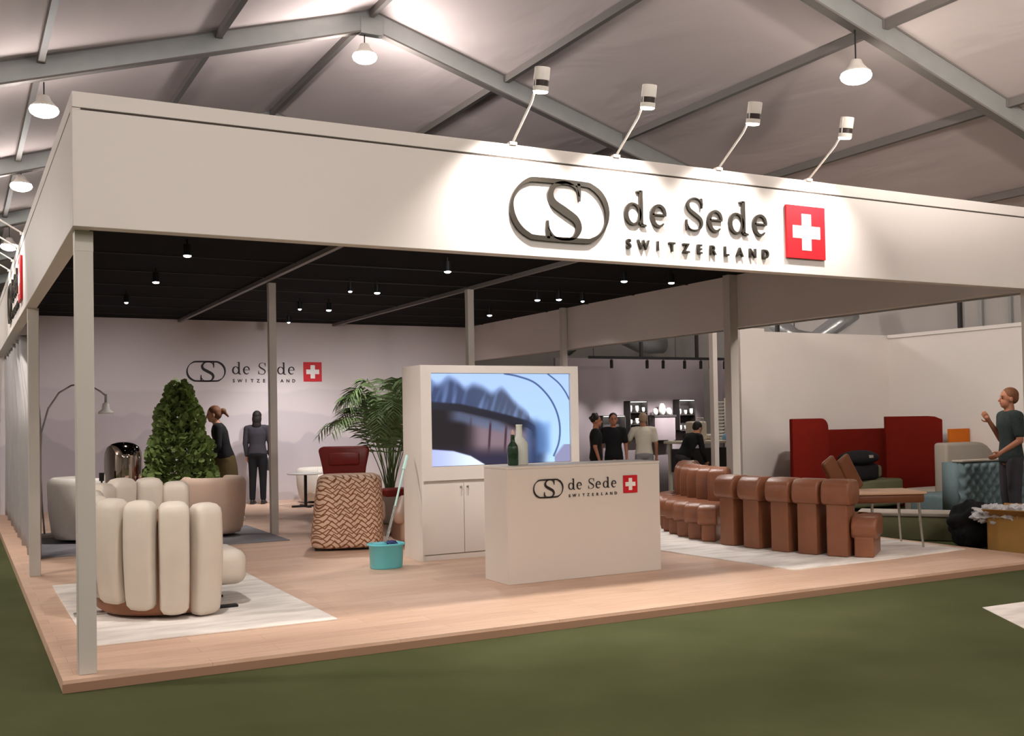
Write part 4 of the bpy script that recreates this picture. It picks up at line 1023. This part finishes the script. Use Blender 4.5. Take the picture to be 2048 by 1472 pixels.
b=MB(); b.box(-.02,.02,-.3,-.25,-.5,.5); b.box(-.02,.02,.25,.3,-.5,.5); b.box(-.02,.02,-.3,.3,.45,.5); b.box(-.02,.02,-.3,.3,-.5,-.45); b.build('frame',M['alu'],t)

# ------------------------------------------------------------------ people
def person(loc,rz,label,H=1.75,lean=0,side=0,hair='short',top='cblack',bottom='cdark',shoe='shoe',skin='skin',hairm='hair',armL=None,armR=None,stride=0,sleeve='short',skirt=False,turn=0,held=None):
    """local: faces +Y. joints in metres for H=1.75, scaled"""
    k=H/1.75; t=empty('person',loc,rz,label,'person')
    S=M[skin]
    def V(x,y,z): return Vector((x,y,z))*k
    hipz=.93; Lr=R(lean); sr=R(side)
    def up_(x,y,z):  # rotate upper body about the hips
        p=Vector((x,y,z-hipz)); p=Matrix.Rotation(-Lr,3,'X')@p; p=Matrix.Rotation(sr,3,'Y')@p; p.z+=hipz; return p*k
    ll=[(.09,stride*.5,hipz-.03),(.10,stride*.35+.02,.50),(.10,stride*.35-.04+ (0 if stride>=0 else 0),.09)]
    rl=[(-.09,-stride*.0,hipz-.03),(-.10,-stride*.35+.03,.50),(-.10,-stride*.5-.03,.09)]
    if stride==0: ll=[(.085,0,hipz-.03),(.095,.01,.50),(.10,-.02,.09)]; rl=[(-.085,0,hipz-.03),(-.095,.01,.50),(-.10,-.02,.09)]
    armL=armL or [(.19,0,1.41),(.235,-.02,1.13),(.24,.05,.90)]
    armR=armR or [(-.19,0,1.41),(-.235,-.02,1.13),(-.24,.05,.90)]
    def hand(b,wr,el,inner):
        wr=Vector(wr); d=(wr-Vector(el)).normalized(); sd=Vector((0,1,0)); sd=(sd-d*sd.dot(d)).normalized(); nrm=d.cross(sd)*inner
        palm=wr+d*.05*k
        b.ell(palm,(.03*k,.03*k,.03*k),10,8); b.caps_(wr,wr+d*.075*k,.024*k,.030*k,10)
        for i,(o,Ln) in enumerate(((-.027,.062),(-.009,.074),(.009,.070),(.026,.055))):
            base=wr+d*.085*k+sd*o*k; mid=base+d*Ln*.55*k+nrm*.008*k; tip=mid+d*Ln*.4*k+nrm*.022*k
            b.caps_(base,mid,.0090*k,.0085*k,8); b.caps_(mid,tip,.0085*k,.0075*k,8)
        tb=wr+d*.035*k+sd*.026*k; b.caps_(tb,tb+(d*.7+sd*.7)*.04*k,.011*k,.010*k,8); b.caps_(tb+(d*.7+sd*.7)*.04*k,tb+(d*.95+sd*.55)*.062*k,.010*k,.008*k,8)
    # head pieces in head frame
    hc=up_(0,.02,1.615); tq=Matrix.Rotation(R(turn),3,'Z')
    Hm=Matrix.Rotation(sr,3,'Y')@Matrix.Rotation(-Lr*.6,3,'X')@tq
    hp=lambda x,y,z: hc+Hm@(Vector((x,y,z))*k)
    b=MB()
    H4=Matrix.Translation(hc)@Hm.to_4x4()@Matrix.Scale(k,4)
    b.ell((0,-.012,.025),(.076,.094,.098),18,12,H4); b.ell((0,.022,-.045),(.056,.068,.072),16,10,H4); b.ell((0,.055,-.082),(.03,.028,.022),10,8,H4)
    b.caps_(hp(0,.085,.012),hp(0,.103,-.022),.009*k,.014*k,8)       # nose
    for s in (-1,1): b.ell((s*.077,-.008,-.01),(.010,.02,.032),8,8,H4)   # ears
    b.caps_(hp(0,-.012,-.06),up_(0,0,1.43),.052*k,.062*k)
    # torso
    TOR=[(.84,.11,.08),(.88,.15,.105),(.96,.160,.112),(1.04,.145,.100),(1.12,.135,.093),(1.22,.148,.100),(1.32,.165,.108),(1.39,.160,.095),(1.44,.11,.07),(1.47,.06,.05)]
    def torso(b,g,zmin=0):
        b.ring_loft([[up_((rx+g)*math.cos(2*PI*i/24),(ry+g)*math.sin(2*PI*i/24),z) for i in range(24)] for z,rx,ry in TOR if z>=zmin])
    torso(b,0)
    b.caps_(up_(-.13,0,1.42),up_(.13,0,1.42),.06*k)
    for A,inn in ((armL,-1),(armR,1)):
        P=[up_(*p) for p in A]; b.caps_(P[0],P[1],.050*k,.040*k); b.caps_(P[1],P[2],.039*k,.026*k); hand(b,P[2],P[1],inn)
    for Lg in (ll,rl):
        P=[V(*p) for p in Lg]; b.caps_(P[0],P[1],.082*k,.055*k); b.caps_(P[1],P[2],.053*k,.035*k); b.caps_(P[2],P[2]+Vector((0,.13*k,-.045*k)),.035*k,.03*k)
    b.build('body',S,t,remesh=.0075)
    # shirt
    g=1.10; b=MB(); torso(b,.016,.88)
    b.caps_(up_(-.14,0,1.415),up_(.14,0,1.415),.070*k)
    for A in (armL,armR):
        P=[up_(*p) for p in A]
        if sleeve=='long': b.caps_(P[0],P[1],.064*k,.054*k); b.caps_(P[1],P[1].lerp(P[2],.92),.053*k,.040*k)
        else: b.caps_(P[0],P[0].lerp(P[1],.72),.066*k,.060*k)
    b.build('shirt' if sleeve=='short' else 'jacket',M[top],t,remesh=.011)
    b=MB(); b.ell(V(0,-.005,.93),(.172*k,.128*k,.11*k),18,12)
    if skirt: b.ring_loft([[V(.165*math.cos(2*PI*i/24),.125*math.sin(2*PI*i/24),.98) for i in range(24)],[V(.20*math.cos(2*PI*i/24),.16*math.sin(2*PI*i/24),.8) for i in range(24)],[V(.235*math.cos(2*PI*i/24),.19*math.sin(2*PI*i/24),.42) for i in range(24)]])
    for Lg in (ll,rl):
        P=[V(*p) for p in Lg]; b.caps_(P[0],P[1],.097*k,.072*k); b.caps_(P[1],P[2]+Vector((0,0,.02)),.071*k,.056*k)
    b.build('trousers' if not skirt else 'skirt',M[bottom],t,remesh=.011)
    for Lg in (ll,rl):
        P=Vector(Lg[2])*k; b=MB(); b.caps_((P.x,P.y-.02*k,.045*k),(P.x,P.y+.16*k,.035*k),.045*k,.034*k); b.box(P.x-.042*k,P.x+.042*k,P.y-.06*k,P.y+.19*k,.0,.03*k); b.build('shoe',M[shoe],t,bevel=.008,smooth=True)
    # hair
    b=MB(); b.ell((0,-.03,.045),(.086,.098,.092),18,12,H4)
    if hair=='long':
        b.ell((0,-.06,-.03),(.090,.07,.12),16,10,H4); b.ell((0,-.07,-.13),(.085,.05,.10),16,10,H4)
    elif hair=='bun':
        b.ell((0,-.055,.0),(.082,.075,.085),16,10,H4); b.ell((0,-.15,.03),(.045,.05,.045),12,8,H4); b.caps_(hp(0,-.16,.02),hp(0,-.21,-.06),.03*k,.015*k)
    elif hair=='curly':
        rnd=random.Random(5)
        for i in range(26):
            a=rnd.uniform(0,2*PI); e=rnd.uniform(-.1,1.3); b.ell((.08*math.cos(a)*math.cos(e),-.03+.09*math.sin(a)*math.cos(e) if math.sin(a)<.3 else -.0,.05+.085*math.sin(e)),(.03,.03,.03),8,6,H4)
    else: b.ell((0,-.055,.01),(.080,.07,.075),14,10,H4)
    b.build('hair',M[hairm],t,remesh=.009)
    for s in (-1,1):
        MB().ell((s*.030,.076,.012),(.011,.008,.008),8,6,H4).build('eye',M['eye'],t,smooth=True)
        MB().caps_(hp(s*.016,.084,.033),hp(s*.046,.072,.034),.004*k,.003*k,6).build('eyebrow',M[hairm],t,smooth=True)
    MB().caps_(hp(-.018,.083,-.052),hp(.018,.083,-.052),.006*k,.006*k,8).build('mouth',M['lip'],t,smooth=True)
    return t
person((3.12,9.75,0),R(75),'person in a dark top and olive trousers, hair tied back, leaning beside the bush',1.84,lean=14,hair='bun',hairm='hairb',top='cblack',bottom='colive',sleeve='long',skirt=True,stride=.35,shoe='shoel',
       armL=[(.19,0,1.41),(.24,.10,1.16),(.20,.33,1.05)],armR=[(-.19,0,1.41),(-.24,.06,1.14),(-.20,.26,.98)])
p=person((4.38,12.75,0),R(-25),'person with dark long hair in a charcoal coat, standing by the back wall',1.76,hair='long',top='cdark',bottom='cblack',sleeve='long',
       armR=[(-.19,0,1.41),(-.225,.02,1.13),(-.21,.06,.90)],armL=[(.19,0,1.41),(.24,-.02,1.13),(.22,.06,.90)])
t=empty('handbag',(4.62,12.72,.62),0,'grey handbag held by the person at the back wall','bag'); MB().box(-.06,.06,-.14,.14,0,.24).build('body',M['cgrey'],t,bevel=.03,seg=3,smooth=True)
MB().tube([(0,-.08,.22),(0,-.05,.33),(0,.05,.33),(0,.08,.22)],.008,6).build('handle',M['cgrey'],t)
person((9.50,8.95,GZ),R(-122),'person with curly dark hair in a dark polo shirt, in profile, leftmost in the shop',1.66,hair='curly',top='cblack',bottom='cblack',skin='skind',turn=0)
person((9.98,9.10,GZ),R(152),'person in a black polo shirt facing the camera in the shop',1.68,hair='short',top='cblack',bottom='cblack',skin='skind')
person((10.55,8.95,GZ),R(-28),'person in an off white shirt seen from behind in the shop',1.68,hair='short',top='cwhite',bottom='cgrey',skin='skind',hairm='haird',lean=8,
       armR=[(-.19,0,1.41),(-.29,.12,1.2),(-.30,.3,1.1)])
person((10.70,8.0,GZ),R(-85),'person in black clothes bending forward over the shop table',1.62,lean=35,hair='short',top='cblack',bottom='cdark',sleeve='long',
       armL=[(.19,0,1.41),(.22,.2,1.2),(.16,.42,1.12)],armR=[(-.19,0,1.41),(-.22,.2,1.2),(-.16,.42,1.12)])
person((11.17,1.85,GZ),R(62),'person in a dark checked shirt with forearm raised, at the far right',1.9,hair='short',top='cplaid',bottom='cdark',skin='skind',hairm='hairb',sleeve='short',
       armL=[(.19,0,1.41),(.235,.0,1.14),(.16,.16,1.34)],armR=[(-.19,0,1.41),(-.23,.0,1.13),(-.16,.18,1.0)])

# ------------------------------------------------------------------ world and view
w=bpy.data.worlds.new('world'); bpy.context.scene.world=w; w.use_nodes=True
w.node_tree.nodes['Background'].inputs[0].default_value=(.02,.022,.03,1); w.node_tree.nodes['Background'].inputs[1].default_value=1
sc=bpy.context.scene
sc.view_settings.view_transform='Standard'; sc.view_settings.look='None'; sc.view_settings.gamma=1; sc.view_settings.exposure=.3; sc.view_settings.use_curve_mapping=False
